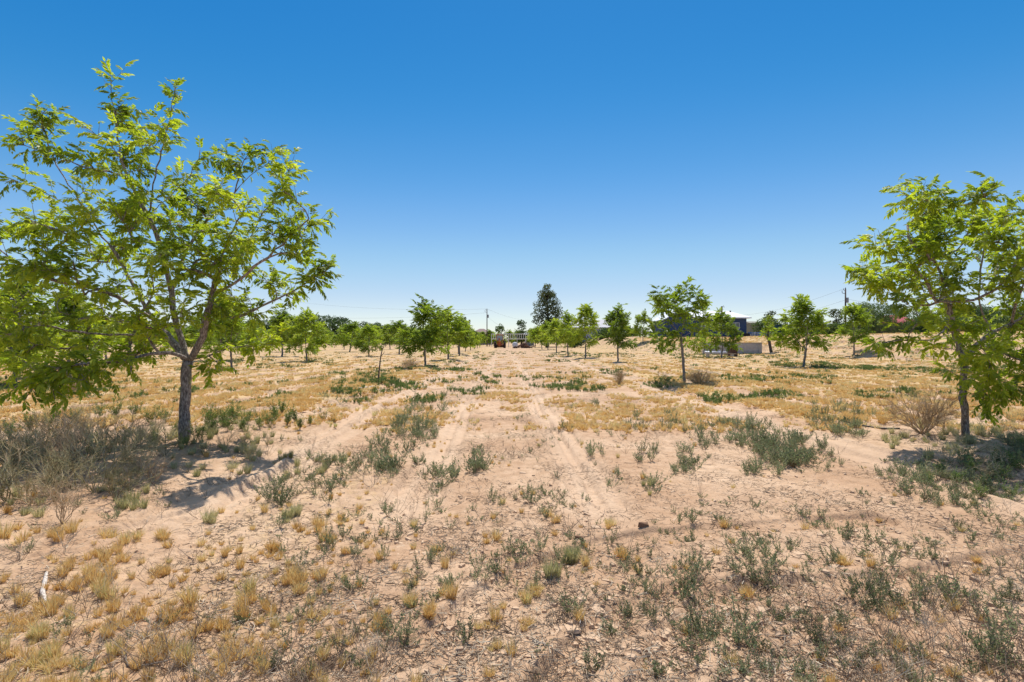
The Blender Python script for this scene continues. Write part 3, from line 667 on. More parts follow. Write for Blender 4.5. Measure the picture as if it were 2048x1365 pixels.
for j in range(64):
    D = random.uniform(135, 200); X = random.uniform(-14, 26) if j < 26 else random.uniform(-120, -10)
    v = random.randrange(10); s = random.uniform(0.95, 1.4)
    put_tree('pecan_tree', GEN[v][0], GEN[v][1], (X, D, 0), random.uniform(0, 6.28), (s*1.25, s*1.25, s), 'broad bright green tree in the far band below the dark tree line', 'broad green trees of the far band')
print('orchard', cnt)

# ------------------------------------------------------------------ clump trees (far evergreens etc.)
def clump_crown(r, clumps, nleaf, lsize, flat=0.6):
    acc = Acc()
    for (c, rad) in clumps:
        n = max(20, int(nleaf*rad**2)); 
        d = r.normal(0, 1, (n, 3)); d /= np.linalg.norm(d, axis=1)[:, None]
        rr = rad*(0.45+0.6*r.random(n)**0.6)*(0.8+0.45*fbm(d[:, 0]*3+c[0]*7, d[:, 2]*3+c[2]*7, 1.0, 2, 3))
        p = np.array(c)+d*rr[:, None]*np.array([1, 1, flat])
        a = r.normal(0, 1, (n, 3)); a /= np.linalg.norm(a, axis=1)[:, None]
        b = np.cross(a, r.normal(0, 1, (n, 3))); b /= np.linalg.norm(b, axis=1)[:, None]
        s = lsize*r.uniform(0.6, 1.4, n)[:, None]
        V = np.stack([p-a*s*.5, p+b*s*.38, p+a*s*.5, p-b*s*.38], 1).reshape(-1, 3)
        acc.add(V, [np.arange(4*n).reshape(-1, 4)], 0, np.repeat(r.random(n), 4)*0.6+0.4*r.random())
    return acc
def clump_tree(name, X, D, h, w, seed, label, kind='round', matn='broad_dark', group=None, base=0.12, lsize=None, z=None, cat='tree', dens=1.0):
    r = np.random.default_rng(seed); cl = []
    if lsize is None: lsize = max(0.1, D/1024*2.6)
    if kind == 'pine':
        n = 90
        for i in range(n):
            u = r.uniform(0, 1); prof = (0.25+0.75*math.sin(math.pi*(0.12+0.80*(1-u)))) * (1-u)**0.35
            a = r.uniform(0, 6.28); q = w/2*prof*r.uniform(0.35, 0.9)
            cl.append(((math.cos(a)*q, math.sin(a)*q, h*(base+u*(0.95-base))), w*0.105*r.uniform(0.7, 1.25)))
    elif kind == 'cypress':
        for i in range(14):
            u = i/13; cl.append(((r.normal(0, .05), r.normal(0, .05), h*(0.08+0.86*u)), w/2*(0.35+0.65*math.sin(math.pi*(0.15+0.7*(1-u)*0.9)))))
    else:
        n = 34
        for i in range(n):
            u = r.uniform(0, 1); a = r.uniform(0, 6.28); prof = math.sin(math.pi*(0.12+0.72*u))**0.6
            q = w/2*prof*math.sqrt(r.uniform(0.05, 0.75)); cl.append(((math.cos(a)*q, math.sin(a)*q, h*(base+0.08+u*(0.86-base))), w*0.16*r.uniform(0.7, 1.3)))
    flat = 0.75 if kind != 'cypress' else 1.5
    acc = clump_crown(r, cl, dens*9.0/(lsize**2), lsize, flat)
    zz = float(Hmac(X, D)) if z is None else z
    e = empty(name, (X, D, zz)); tag(e, label, cat, group)
    t = Acc(); tr = 0.035*h if kind != 'cypress' else 0.02*h; tr = min(tr, 0.45)
    t.tube([(0, 0, -.1), (0.02*h, 0, h*.4), (0, 0, h*.85)], [tr, tr*.7, tr*.15], 8)
    for (c, rad) in cl[:: (2 if kind == 'pine' else 4)]:
        if kind == 'cypress': break
        z0 = max(h*base*0.9, c[2]-0.5*math.hypot(c[0], c[1])-0.3); t.tube([(0, 0, z0), (c[0]*.5, c[1]*.5, (z0+c[2])/2+.1), c], [tr*.25, tr*.18, tr*.08], 5)
    link('trunk', t.mesh('far_trunk', [M['bark_dark']], True), e)
    link('crown', acc.mesh('far_crown', [M[matn]]), e)
    return e
def far_tree(px, top, D, wpx, seed, label, **kw):
    X = (px-1024)/FPX*D; zz = float(Hmac(X, D)); h = (HOR-top)/FPX*D+CAMH-zz
    return clump_tree(kw.pop('name', 'evergreen_tree'), X, D, h, wpx/FPX*D, seed, label, **kw)
far_tree(1094, 566, 125, 80, 1, 'large dark pine standing alone near the centre, tallest thing on the horizon', name='pine_tree', kind='pine', matn='evergreen', base=0.17)
far_tree(930, 633, 210, 6, 2, 'taller left one of two slim cypresses on the horizon', name='cypress_tree', kind='cypress', matn='evergreen')
far_tree(938, 640, 210, 7, 3, 'shorter right one of two slim cypresses on the horizon', name='cypress_tree', kind='cypress', matn='evergreen')
DG = 'dark trees lining the horizon left of centre'
for i, (px, top, w) in enumerate([(470,648,30),(505,642,34),(545,640,36),(575,636,30),(640,628,26),(658,630,26),(680,636,30),(700,638,26),(722,642,30),(745,648,30),(768,650,28),(792,646,26),(800,641,16),(815,652,26),(838,654,24),(860,652,24),(600,640,30),(430,645,34),(390,650,34),(340,646,36),(290,650,36),(240,646,36),(190,650,36),(130,648,38),(80,650,36),(30,650,36)]):
    far_tree(px, top-1+(i % 3)*1.5, 212+(i*7) % 22, w*1.6, 100+i, 'dark green tree in the distant tree line left of centre', group=DG, base=0.05)
far_tree(1043, 640, 165, 26, 41, 'flat topped dark tree left of the big pine', base=0.1)
far_tree(1003, 646, 200, 26, 42, 'green tree top behind the white pipe fence', matn='mesquite', base=.05, name='broadleaf_tree')
far_tree(1540, 621, 140, 26, 43, 'dark rounded tree standing left of the middle gap behind the bank', kind='round', matn='evergreen', base=.2)
far_tree(1672, 617, 130, 32, 44, 'dark rounded tree at the foot of the right-hand utility pole', matn='evergreen', base=.2)
far_tree(1520, 640, 90, 34, 45, 'green shrubby tree behind the leaning tree on the bank', matn='broad_dark', base=.02, name='broadleaf_tree')
far_tree(1548, 642, 95, 36, 46, 'green shrubby tree behind the teal container', matn='mesquite', base=.02, name='broadleaf_tree')
far_tree(1580, 636, 98, 26, 47, 'grey-green shrubby tree right of the teal container', matn='mesquite', base=.02, name='broadleaf_tree')
far_tree(1622, 648, 95, 50, 48, 'low olive shrub tree on the bank behind the bushy pecan', matn='broad_dark', base=.02, name='broadleaf_tree')
far_tree(1745, 606, 78, 100, 49, 'wide feathery mesquite on top of the right bank', matn='mesquite', base=.03, name='mesquite_tree', lsize=0.16, dens=0.7)
far_tree(1830, 625, 90, 90, 50, 'green mesquite behind the red roof on the right bank', matn='mesquite', base=.03, name='mesquite_tree', lsize=0.2, dens=0.8)
far_tree(1796, 607, 120, 40, 51, 'dark tree top showing above the mesquites on the right', matn='evergreen', base=.1)
far_tree(1905, 545, 110, 55, 52, 'tall dark tree seen through the right edge pecan', matn='evergreen', base=.1)
for i, (px, top, w) in enumerate([(1150,664,50),(1210,662,55),(1262,655,40),(1310,660,30),(1960,620,120),(2060,625,120)]):
    far_tree(px, top, 118 if i < 4 else 90, w, 60+i, ['low green tree behind the pine cluster', 'low green tree behind the narrow upright pecan', 'green tree at the left end of the blue house', 'green bush at the left wall of the blue house', 'green tree behind the right edge pecan', 'green tree outside the right edge behind the bank'][i], matn='broad_dark', base=.02, name='broadleaf_tree')
for px, top, Dd, w, sd, lab in [(1655,650,82,50,90,'olive shrub on the bank crest left of the tall utility pole'),(1690,648,86,60,91,'green shrub on the bank crest at the foot of the tall utility pole'),(1590,652,84,50,92,'green shrub on the bank crest right of the teal container'),(1850,640,75,90,93,'dark green shrub mass on the bank behind the right edge tree'),(1930,640,72,90,94,'green shrub mass on the bank behind the right edge trunk')]:
    far_tree(px, top, Dd, w, sd, lab, matn=['mesquite', 'broad_dark'][sd % 2], base=.02, name='shrub', cat='shrub')
# leaning tree at the end of the low wall
def leaning():
    T = Tree(77); X, D = (1525-1024)/FPX*64.5, 62.3
    T.path([(0, 0, -.1), (-.12, 0, .6), (-.3, 0, 1.5), (-.42, 0, 2.2)], -1, False)
    r = T.r
    pts = [np.array([-.5+r.normal(0, .35), r.normal(0, .35), z]) for z in np.linspace(1.7, 4.0, 18)]
    for p in pts: T.grow_to(p, 1.2)
    tm, cm, n = T.build('leaning', None, '', hi=False, ntw=4, leafm='leaf_far', trunk_r=0.17, expo=.5, lsc=1.2, spacing=.07, barkm='bark_dark')
    put_tree('pecan_tree', tm, cm, (X, D, float(Hmac(X, D))), 0, 1.0, 'small tree with a thick leaning trunk at the right end of the concrete wall')
leaning()
# bare dead sapling
def sapling():
    T = Tree(78); X, D = at(757, 777)
    b = np.array([X, D, 0]); pp = lambda px, py: P(px, py, D)-P(757, 777, D)
    T.path([pp(757,777), pp(758,750), pp(760,725), pp(764,706)], -1, False)
    k = len(T.pos)-1
    T.path([T.pos[k], pp(763,700), pp(764,695)], k); T.path([T.pos[k], pp(768,700), pp(769,693)], k); T.path([T.pos[k-2], pp(766,715), pp(770,708)], k-2)
    cnt = len(T.pos); a = Acc()
    rr = [[.032, .016], [.014, .009], [.014, .01], [.012, .005]]
    for ids, (r0, r1) in zip(T.paths, rr): a.tube(np.array(T.pos)[ids], np.linspace(r0, r1, len(ids)), 7)
    o = link('dead_sapling', a.mesh('dead_sapling', [M['bark_dark']], True), None, (X, D, float(Hmac(X, D))-.02))
    tag(o, 'bare leafless sapling leaning right with a forked tip, left of the sandy lane', 'sapling')
sapling()

# ------------------------------------------------------------------ ground plants
def weed_variant(seed, h=0.22, nst=7, spread=0.5, leafl=0.020, lw=0.0045, sp=0.011, green=0, side=5):
    r = np.random.default_rng(seed); a = Acc()
    def leaves(q0, q1, n):
        for i in range(n):
            t = (i+0.3)/n; p = q0+(q1-q0)*t; d = q1-q0; d = d/(np.linalg.norm(d)+1e-9)
            az = i*2.4+r.uniform(0, 1); u = np.cross(d, [.3, .2, .9]); u /= np.linalg.norm(u)+1e-9; v = np.cross(d, u)
            o = (u*math.cos(az)+v*math.sin(az))*0.62+d*0.78; L = leafl*r.uniform(.7, 1.3)
            w = np.cross(o, r.normal(0, 1, 3)); w /= np.linalg.norm(w)+1e-9; w *= lw*r.uniform(.8, 1.4)
            a.add([p, p+o*L*.5+w, p+o*L, p+o*L*.5-w], [[[0, 1, 2, 3]]], 0, r.random())
    for k in range(nst):
        az = r.uniform(0, 6.28); sp_ = spread*r.uniform(.15, 1); H = h*r.uniform(.6, 1.1)
        p0 = np.array([r.normal(0, .012), r.normal(0, .012), -0.005])
        p1 = p0+np.array([math.cos(az)*sp_*H*.6, math.sin(az)*sp_*H*.6, H*.45]); p2 = p1+np.array([math.cos(az)*sp_*H*.35, math.sin(az)*sp_*H*.35, H*.55])
        a.tube([p0, p1, p2], [.0024, .0018, .0008], 3, 1, .5, cap=False)
        leaves(p0+(p1-p0)*.45, p1, max(2, int(H*.2/sp))); leaves(p1, p2, int(H*.5/sp))
        for j in range(side):
            t = r.uniform(.15, .9); q = p0+(p1-p0)*(t/.5) if t < .5 else p1+(p2-p1)*((t-.5)/.5)
            a2 = r.uniform(0, 6.28); L = H*.42*(1.1-t)*r.uniform(.6, 1.2)
            q1 = q+np.array([math.cos(a2)*.62, math.sin(a2)*.62, .75])*L
            a.tube([q, q1], [.0013, .0006], 3, 1, .5, cap=False); leaves(q+(q1-q)*.2, q1, max(3, int(L/sp)))
    return a.arrays()
def tuft_variant(seed, h=0.11, n=70, spread=0.6, r0=0.02, w=0.0022, mi=0):
    r = np.random.default_rng(seed); a = Acc()
    az = r.uniform(0, 6.28, n); rad = r0*np.sqrt(r.random(n)); H = h*r.uniform(.45, 1.15, n); L = spread*r.random(n)**.8
    b = np.stack([np.cos(az)*rad, np.sin(az)*rad, np.full(n, -.004)], -1)
    az2 = az+r.normal(0, .7, n); d = np.stack([np.cos(az2)*L, np.sin(az2)*L, np.ones(n)], -1); d /= np.linalg.norm(d, axis=1)[:, None]
    m = b+d*(H*.55)[:, None]; droop = np.stack([np.cos(az2)*L*.5, np.sin(az2)*L*.5, -.25*L], -1)
    t = m+d*(H*.45)[:, None]+droop*(H*.5)[:, None]
    s = np.stack([-np.sin(az2), np.cos(az2), np.zeros(n)], -1)*w
    ro = r.normal(0, .8, n)[:, None]; s = s*np.cos(ro)+np.cross(d, s)*np.sin(ro)
    V = np.stack([b-s, b+s, m+s*.8, m-s*.8, t], 1).reshape(-1, 3); k = np.arange(n)*5
    a.add(V, [np.stack([k, k+1, k+2, k+3], -1), np.stack([k+3, k+2, k+4], -1)], mi, np.repeat(r.random(n), 5))
    return a.arrays()
def patch(variants, n, radius, seed, smin=.6, smax=1.2):
    """several plants merged into one clump variant for distant cover"""
    r = np.random.default_rng(seed); acc = Acc()
    for i in range(n):
        V, F, Mx, Rn = variants[r.integers(len(variants))]
        q = radius*math.sqrt(r.random()); az = r.uniform(0, 6.28)
        VV, FF, RR = instance(V, F, Rn, Mx, np.array([[q*math.cos(az), q*math.sin(az), 0]]), np.array([r.uniform(0, 6.28)]), np.array([r.uniform(smin, smax)]), np.array([r.random()]))
        mo = 0
        for f, ff in zip(F, FF):
            acc.F.setdefault(f.shape[1], []).append(ff+acc.n); acc.M.setdefault(f.shape[1], []).append(Mx[mo:mo+len(f)]); mo += len(f)
        acc.V.append(VV); acc.R.append(RR); acc.n += len(VV)
    return acc.arrays()
WEED = [weed_variant(200+i, [.16, .2, .24, .13, .22, .12, .26, .17, .10, .15, .2, .11, .18, .14][i], [4, 6, 8, 5, 6, 3, 8, 6, 4, 8, 3, 9, 5, 7][i], [1.1, .8, .6, 1.7, .9, 1.3, .7, 1.5, 1.9, 1.2, .7, 2.0, 1.4, 1.0][i], side=[4, 5, 6, 5, 4, 3, 5, 6, 4, 5, 2, 6, 3, 5][i]) for i in range(14)]
TUFT = [tuft_variant(300+i, [.09, .11, .13, .08, .12, .10, .14, .07][i], [80, 90, 110, 60, 90, 70, 120, 50][i], [.7, .6, .5, .9, .6, .8, .45, 1.1][i], [.02, .025, .03, .015, .03, .02, .03, .02][i]) for i in range(8)]
PALE = [tuft_variant(320+i, [.15, .13, .17, .12][i], [110, 90, 130, 70][i], [.5, .6, .45, .7][i], .03, .0022) for i in range(4)]
WEED_LO = [weed_variant(240+i, [.2, .24, .18, .22][i], 6, .7, .034, .009, .03, side=3) for i in range(4)]
TUFT_LO = [tuft_variant(340+i, .10, 26, .8, .03, .006) for i in range(4)]
WP = [patch(WEED_LO, 7, .35, 400+i) for i in range(4)]
TP = [patch(TUFT_LO, 7, .28, 420+i) for i in range(4)]
def hz(p): return np.stack([p[:, 0], p[:, 1], Hfull(p[:, 0], p[:, 1])-0.004], -1)
def sample_view(n, dmin, dmax, power=1.0, margin=1.4):
    """points on the field in the visible wedge; power 1 = even in picture height, 2 = even over the ground"""
    n = int(n*margin/1.06); u = rng.random(n)
    if power == 1.0: D = 1/(1/dmax+u*(1/dmin-1/dmax))
    else:
        q = 2-2*0+0; g = power; D = (dmin**g+u*(dmax**g-dmin**g))**(1/g)
    X = rng.uniform(-1, 1, n)*D*margin
    return np.stack([X, D], -1)
# weed clusters read off the photograph: px, py, radius px, count, scale
WC = [(740,1080,50,16,1.0),(820,1045,18,4,1.2),(775,1020,20,5,1.1),(600,1120,34,8,.9),(560,1045,30,5,.9),(650,1075,24,4,.9),(1350,1050,44,16,1.0),(1180,1085,24,6,.9),(1260,1150,50,14,1.0),(1290,1190,30,7,1.0),(1380,1150,26,8,1.1),(1385,1190,30,8,1.1),
 (1500,1085,32,12,1.0),(1520,1130,30,14,1.0),(1560,1080,30,6,.8),(1610,1028,24,7,1.0),(1740,1180,40,14,.95),(1770,1175,30,6,.95),(1890,1190,36,12,1.1),(1600,1220,24,5,1.0),(1510,1270,36,9,1.1),(1395,1265,28,9,1.2),(1230,1240,26,7,1.1),
 (1185,1330,16,4,1.0),(1320,1325,12,3,.9),(1665,1225,30,6,.9),(2000,1240,40,12,1.1),(1970,1310,36,10,1.1),(2020,1345,30,6,1.1),(1930,1200,30,6,1.0),(1720,1000,34,7,.8),(1760,1090,40,10,1.0),(1835,1100,30,7,1.0),(1690,1060,24,6,.9),(1930,1060,30,5,.9),(1990,1060,26,5,.9),
 (700,1150,26,6,1.0),(720,1170,16,3,1.0),(800,1260,24,6,1.1),(920,1280,16,4,1.0),(630,1190,12,3,.8),(540,1330,12,3,.9),(620,1300,14,3,.9),(970,1140,26,6,1.0),(1035,1110,24,6,1.1),(1140,1215,22,6,1.1),(910,1165,20,4,.9),(840,1135,22,4,.9),(875,1100,20,4,.9),
 (1080,1030,20,4,.9),(940,1030,26,6,.9),(875,990,30,8,1.0),(1000,990,24,7,1.0),(1080,990,30,8,.9),(1040,1000,18,4,.9),(1130,1020,26,5,.9),(955,930,20,12,1.1),(960,900,14,5,1.0),(880,935,36,16,1.1),(775,935,26,18,1.25),(765,895,28,14,1.1),(720,930,30,9,.9),
 (830,905,24,10,1.0),(820,850,36,30,1.1),(835,830,40,26,1.0),(790,855,24,12,1.0),(850,870,24,12,1.0),(690,950,26,8,.9),(650,985,30,7,.9),(900,780,20,8,1.0),(885,820,20,7,.9),(640,920,24,8,.9),(660,815,30,14,1.0),(1280,840,20,8,1.0),(1260,850,16,5,.9),
 (1340,830,24,14,1.0),(1330,850,16,7,1.0),(1400,860,40,26,1.0),(1480,860,40,34,1.15),(1520,880,44,40,1.2),(1570,895,44,40,1.2),(1590,905,30,20,1.1),(1510,930,26,12,.9),(1550,925,26,12,.9),(1640,915,30,12,1.0),(1370,930,26,16,1.0),(1365,905,18,7,1.0),(1290,905,24,8,.9),
 (1190,905,20,5,.9),(1180,800,16,8,.9),(1110,860,20,5,.8),(1640,835,30,20,1.1),(1690,840,40,30,1.1),(1720,850,30,16,1.0),(1510,1010,18,4,.9),(1460,1000,20,4,.9),(1400,1010,20,5,.9),(1450,1040,18,5,.9),(1230,960,20,5,.8),(1310,970,20,6,.9),(1000,1040,18,3,.9),
 (160,1020,20,4,.8),(240,1030,24,6,.9),(1900,870,50,10,.9),(1860,955,50,22,.8),(1930,945,70,40,.8),(2010,950,50,30,.85),(1950,980,50,24,.75),(1820,950,40,20,.9),(2040,900,40,30,1.1),(1990,850,50,16,1.0),(1780,935,30,12,.8),(560,980,40,22,.9),(640,960,30,12,.9)]
wp = []
for px, py, rp, n, s in WC:
    for i in range(max(2, int(n*(1.35 if py < 985 else .8)))):
        a = random.uniform(0, 6.28); q = rp*math.sqrt(random.random())
        X, D = at(px+q*math.cos(a), py+q*.8*math.sin(a)+8); wp.append((X, D, (.88 if py < 985 else .64)*s*random.uniform(.45, 1.2)))
wp = np.array(wp)
bgp = sample_view(5600, 2.3, 26, 1.0)
dn = (.4+.6*ss(3.5, 7, bgp[:, 1]))*ss(.48, .62, fbm(bgp[:, 0], bgp[:, 1], .9, 3, 71))*(0.15+0.75*ss(-2.2, .5, bgp[:, 0])*(1-.5*ss(7, 12, bgp[:, 1])) + 1.0*np.exp(-((bgp[:, 0]+1.95)/.42)**2)*ss(4, 6, bgp[:, 1])+1.0*np.exp(-((bgp[:, 0]-3.7)/.5)**2)*ss(5, 7, bgp[:, 1]) + .75*ss(5, 10, bgp[:, 1]))
keep = rng.random(len(bgp)) < dn*lane_bare(bgp[:, 0], bgp[:, 1])
bgp = bgp[keep]; wp = np.vstack([wp, np.column_stack([bgp, rng.uniform(.2, .6, len(bgp))])])
def individuals(name, variants, pts, mats, nmax, label, cat, group, stuffname, stufflabel):
    show = pts[:, 2]/pts[:, 1]; inview = (np.abs(pts[:, 0]) < pts[:, 1]*1.0) & (pts[:, 1] > 2.45)
    order = np.argsort(-(show*inview)); near, rest = order[:nmax], order[nmax:]
    meshes = [nmesh(name, V, F, mats, Mx, Rn) for V, F, Mx, Rn in variants]
    P3 = hz(pts[:, :2])
    for k in near:
        o = link(name, meshes[random.randrange(len(meshes))], None, P3[k])
        o.rotation_euler = (random.uniform(-.12, .12), random.uniform(-.12, .12), random.uniform(0, 6.28)); s = pts[k, 2]; o.scale = (s, s, s*random.uniform(.85, 1.15))
        tag(o, label, cat, group)
    s = scatter(stuffname, variants, P3[rest], rng.uniform(0, 6.28, len(rest)), pts[rest, 2], mats)
    tag(s, stufflabel, cat, None, 'stuff')
print('weeds', len(wp))
individuals('weed_plant', WEED, wp, [M['weed'], M['weedstem']], 300, 'low grey-green weed with thin leafy stems on the bare foreground sand', 'weed', 'grey-green weeds dotted over the near sand',
            'weed_cover', 'smaller grey-green weeds spread over the field behind the foreground')
# straw tufts
tp = sample_view(9000, 2.3, 13, 1.0)
d = straw_d(tp[:, 0], tp[:, 1])
keep = rng.random(len(tp)) < d*(0.22+.16*ss(5, 9, tp[:, 1])); tp = tp[keep]
tp = np.column_stack([tp, rng.uniform(.25, .8, len(tp))])
TC = [(130,1080,30,6,1.3),(30,1085,24,5,1.3),(215,1070,16,3,1.2),(265,1085,20,5,1.2),(230,1130,26,7,1.2),(200,1170,30,8,1.3),(320,1090,24,5,1.1),(310,1145,24,5,1.2),(90,1220,22,6,1.3),(205,1205,18,4,1.3),(350,1235,20,5,1.2),(270,1240,14,4,1.2),(225,1255,14,3,1.1),(375,1220,20,4,1.2),(50,1260,40,8,1.2),(410,1260,12,3,1.1),
 (80,1320,50,9,1.1),(360,1310,30,4,1.1),(490,1190,16,4,1.2),(545,1090,14,4,1.1),(630,1050,14,4,1.2),(655,1075,14,4,1.1),(585,1165,16,6,1.3),(480,1215,12,3,1),(765,1255,12,3,1.1),(870,1095,18,4,1),(980,1080,12,4,1.1),(1105,1035,18,6,1.1),(890,1200,18,4,1),(825,1210,10,3,1.1),(1070,1180,14,4,1.1),(1050,1195,10,3,1.0),
 (1220,1050,12,4,1.1),(1690,1130,14,5,1.2),(1500,1180,10,3,1),(640,1150,10,3,1),(530,860,14,10,1.2),(1765,855,10,10,1.2),(1950,1130,14,3,.9),(1240,1110,10,3,1),(985,1250,14,4,1.0),(1050,1250,14,3,.9),(860,1230,10,3,.9),(1000,930,20,5,.8),(1020,860,20,6,.8),(880,895,20,5,.8)]
ex = []
for px, py, rp, n, s in TC:
    for i in range(n):
        a = random.uniform(0, 6.28); q = rp*math.sqrt(random.random()); X, D = at(px+q*math.cos(a), py+q*.8*math.sin(a)); ex.append((X, D, .75*s*random.uniform(.6, 1.15)))
tp = np.vstack([np.array(ex), tp]); print('tufts', len(tp))
individuals('straw_tuft', TUFT, tp, [M['straw']], 300, 'small golden tuft of dry straw grass on the sand in the foreground', 'grass tuft', 'golden dry grass tufts on the near sand', 'dry_grass', 'dry golden grass tufts spread over the nearer field')
# pale grass clumps along the tree mounds
pp_ = []
for px, py, rp, n, s in [(380,890,40,14,1.5),(440,880,50,16,1.6),(300,880,50,12,1.5),(250,980,60,14,1.3),(380,935,40,10,1.3),(520,900,50,16,1.3),(480,920,40,10,1.3),(150,900,80,16,1.6),(1790,890,24,10,1.5),(1840,870,40,8,1.2),(1960,880,60,24,1.4),(1880,905,40,14,1.2),(1140,1115,12,4,1.3),(1105,1150,14,5,1.3),(1150,1110,8,3,1.3),(640,935,30,8,1),(680,925,14,4,1.2),(580,925,40,10,1.1),(1300,970,20,4,.8),
        (580,1035,20,6,1.2),(430,1040,20,4,1.1),(270,1010,30,6,1.2),(60,1040,40,6,1.2)]:
    for i in range(n):
        a = random.uniform(0, 6.28); q = rp*math.sqrt(random.random()); X, D = at(px+q*math.cos(a), py+q*.6*math.sin(a)); pp_.append((X, D, .72*s*random.uniform(.6, 1.2)))
pp_ = np.array(pp_)
individuals('pale_grass_tuft', PALE, pp_, [M['paleblade']], 300, 'pale greenish-buff bunch of grass near a big tree or along a wheel rut', 'grass tuft', 'pale bunch grass near the two big trees and the ruts', 'pale_grass', 'pale grass') if len(pp_) > 300 else [
    tag((lambda o: (setattr(o, 'rotation_euler', (0, 0, random.uniform(0, 6.28))), setattr(o, 'scale', (s, s, s)), o)[2])(link('pale_grass_tuft', me, None, p3)),
        'pale greenish-buff bunch of grass near a big tree or along a wheel rut', 'grass tuft', 'pale bunch grass near the two big trees and the ruts')
    for me_list in [[nmesh('pale_grass_tuft', V, F, [M['paleblade']], Mx, Rn) for V, F, Mx, Rn in PALE]]
    for k, (p3, s) in enumerate(zip(hz(pp_[:, :2]), pp_[:, 2])) for me in [me_list[k % 4]]]
# farther dry grass and weed cover
fp = sample_view(26000, 9, 75, 1.0); d = straw_d(fp[:, 0], fp[:, 1]); fp = fp[rng.random(len(fp)) < d*(.22+.7*ss(10, 20, fp[:, 1]))]
bk = np.column_stack([rng.uniform(27, 75, 5000), rng.uniform(34, 78, 5000)]); bk = bk[(bk[:, 0] < bk[:, 1]*1.05) & (rng.random(5000) < .35+.6*fbm(bk[:, 0], bk[:, 1], 3, 3, 61))]
tr_ = np.column_stack([rng.uniform(20, 40, 1500), rng.uniform(64.5, 86, 1500)]); fp = np.vstack([fp, bk, tr_])
print('far tufts', len(fp))
tag(scatter('far_dry_grass', TP, hz(fp), rng.uniform(0, 6.28, len(fp)), rng.uniform(.6, 1.15, len(fp)), [M['straw']]), 'dry straw grass standing in rows over the farther field', 'grass', None, 'stuff')
fw = sample_view(5200, 13, 110, 1.0)
d = ss(.50, .64, fbm(fw[:, 0]*.8, fw[:, 1]*.35, 1.6, 3, 81))*(.25+.6*ss(.5, .6, fbm(fw[:, 0], fw[:, 1], 9, 2, 83)))
fw = fw[rng.random(len(fw)) < d]; ex = []
for px, py, rx, ry, n in [(620,722,30,5,24),(640,718,25,3,12),(850,742,30,5,24),(920,741,30,4,30),(900,728,30,3,16),(560,735,60,4,20),(965,712,16,10,24),(1000,706,30,5,24),(1040,706,20,3,14),(1120,712,40,4,36),(1145,708,25,4,30),(1180,715,20,5,24),(1120,722,30,3,20),(1200,709,60,4,50),(1300,702,60,5,80),(1360,706,60,6,90),(1440,712,70,6,110),(1500,713,40,6,60),(1250,712,50,4,30),
        (1380,716,60,4,50),(1560,714,40,6,60),(1570,728,30,6,50),(1620,732,70,5,80),(1700,737,80,4,80),(1780,738,70,5,70),(1860,745,60,8,60),(1950,735,60,10,80),(2030,740,40,8,40),(1680,716,40,4,34),(1850,722,80,4,40),(1230,748,40,6,14),(1600,760,100,10,50),(1480,760,60,8,40),(1560,800,60,6,24),(1790,790,80,10,24),(760,775,30,5,26),(800,770,30,5,16),(700,800,40,8,20),(1320,770,30,6,16),(1340,765,30,4,12),(700,770,40,8,16),(480,722,80,4,30),(180,720,120,4,40)]:
    for i in range(int(n*.8)):
        a = random.uniform(0, 6.28); q = math.sqrt(random.random()); ex.append(at(px+rx*q*math.cos(a), py+ry*q*math.sin(a)))
fw = np.vstack([fw, np.array(ex)]); print('far weeds', len(fw))
tag(scatter('far_weed_cover', WP, hz(fw), rng.uniform(0, 6.28, len(fw)), rng.uniform(.35, .9, len(fw)), [M['weedgreen'], M['weedstem']]), 'green weed patches spread low over the farther field', 'weeds', None, 'stuff')
# tall green weeds right of the left trunk
GW = [weed_variant(260+i, .42, 12, .5, .035, .005, .014, side=6) for i in range(4)]
gm = [nmesh('green_weed', V, F, [M['weedgreen'], M['weedstem']], Mx, Rn) for V, F, Mx, Rn in GW]
for px, py, s in [(415,862,1.0),(445,868,.9),(470,858,.9),(495,862,.8),(430,850,.8),(460,845,.7),(550,850,.9),(575,856,.9),(565,842,.9),(590,848,.8),(540,862,.8),(600,862,.7),(620,850,.6),(400,900,.8),(230,840,.9),(270,835,.8),(300,850,.9),(330,848,.8),(200,835,.9),(150,845,.8),(60,860,.9),(20,880,.9),(100,850,.8),(90,930,.7),(180,920,.7),(250,905,.7),(310,915,.6),(60,900,.7),(350,880,.6),(140,895,.7),(20,920,.7),(370,910,.5),(425,885,.8),(455,880,.8),(485,875,.7),(520,868,.7)]:
    X, D = at(px, py); o = link('green_weed', random.choice(gm), None, (X, D, float(Hfull(X, D)))); o.rotation_euler = (0, 0, random.uniform(0, 6.28)); o.scale = (s, s, s)
    tag(o, 'knee-high green weed behind the brush around the tall left tree', 'weed', 'knee-high green weeds by the tall left tree')

for px, py, s in [(1880,950,.5),(1910,970,.45),(1945,955,.55),(1975,975,.5),(2005,965,.55),(2035,955,.6),(1930,935,.5),(1990,940,.5),(1960,990,.4),(2020,990,.45),(1860,965,.4),(2040,925,.6)]:
    X, D = at(px, py); o = link('green_weed', random.choice(gm), None, (X, D, float(Hfull(X, D)))); o.rotation_euler = (0, 0, random.uniform(0, 6.28)); o.scale = (s*1.3, s*1.3, s)
    tag(o, 'lush green weed in the shade under the right edge tree', 'weed', 'green weeds shaded by the right edge tree')
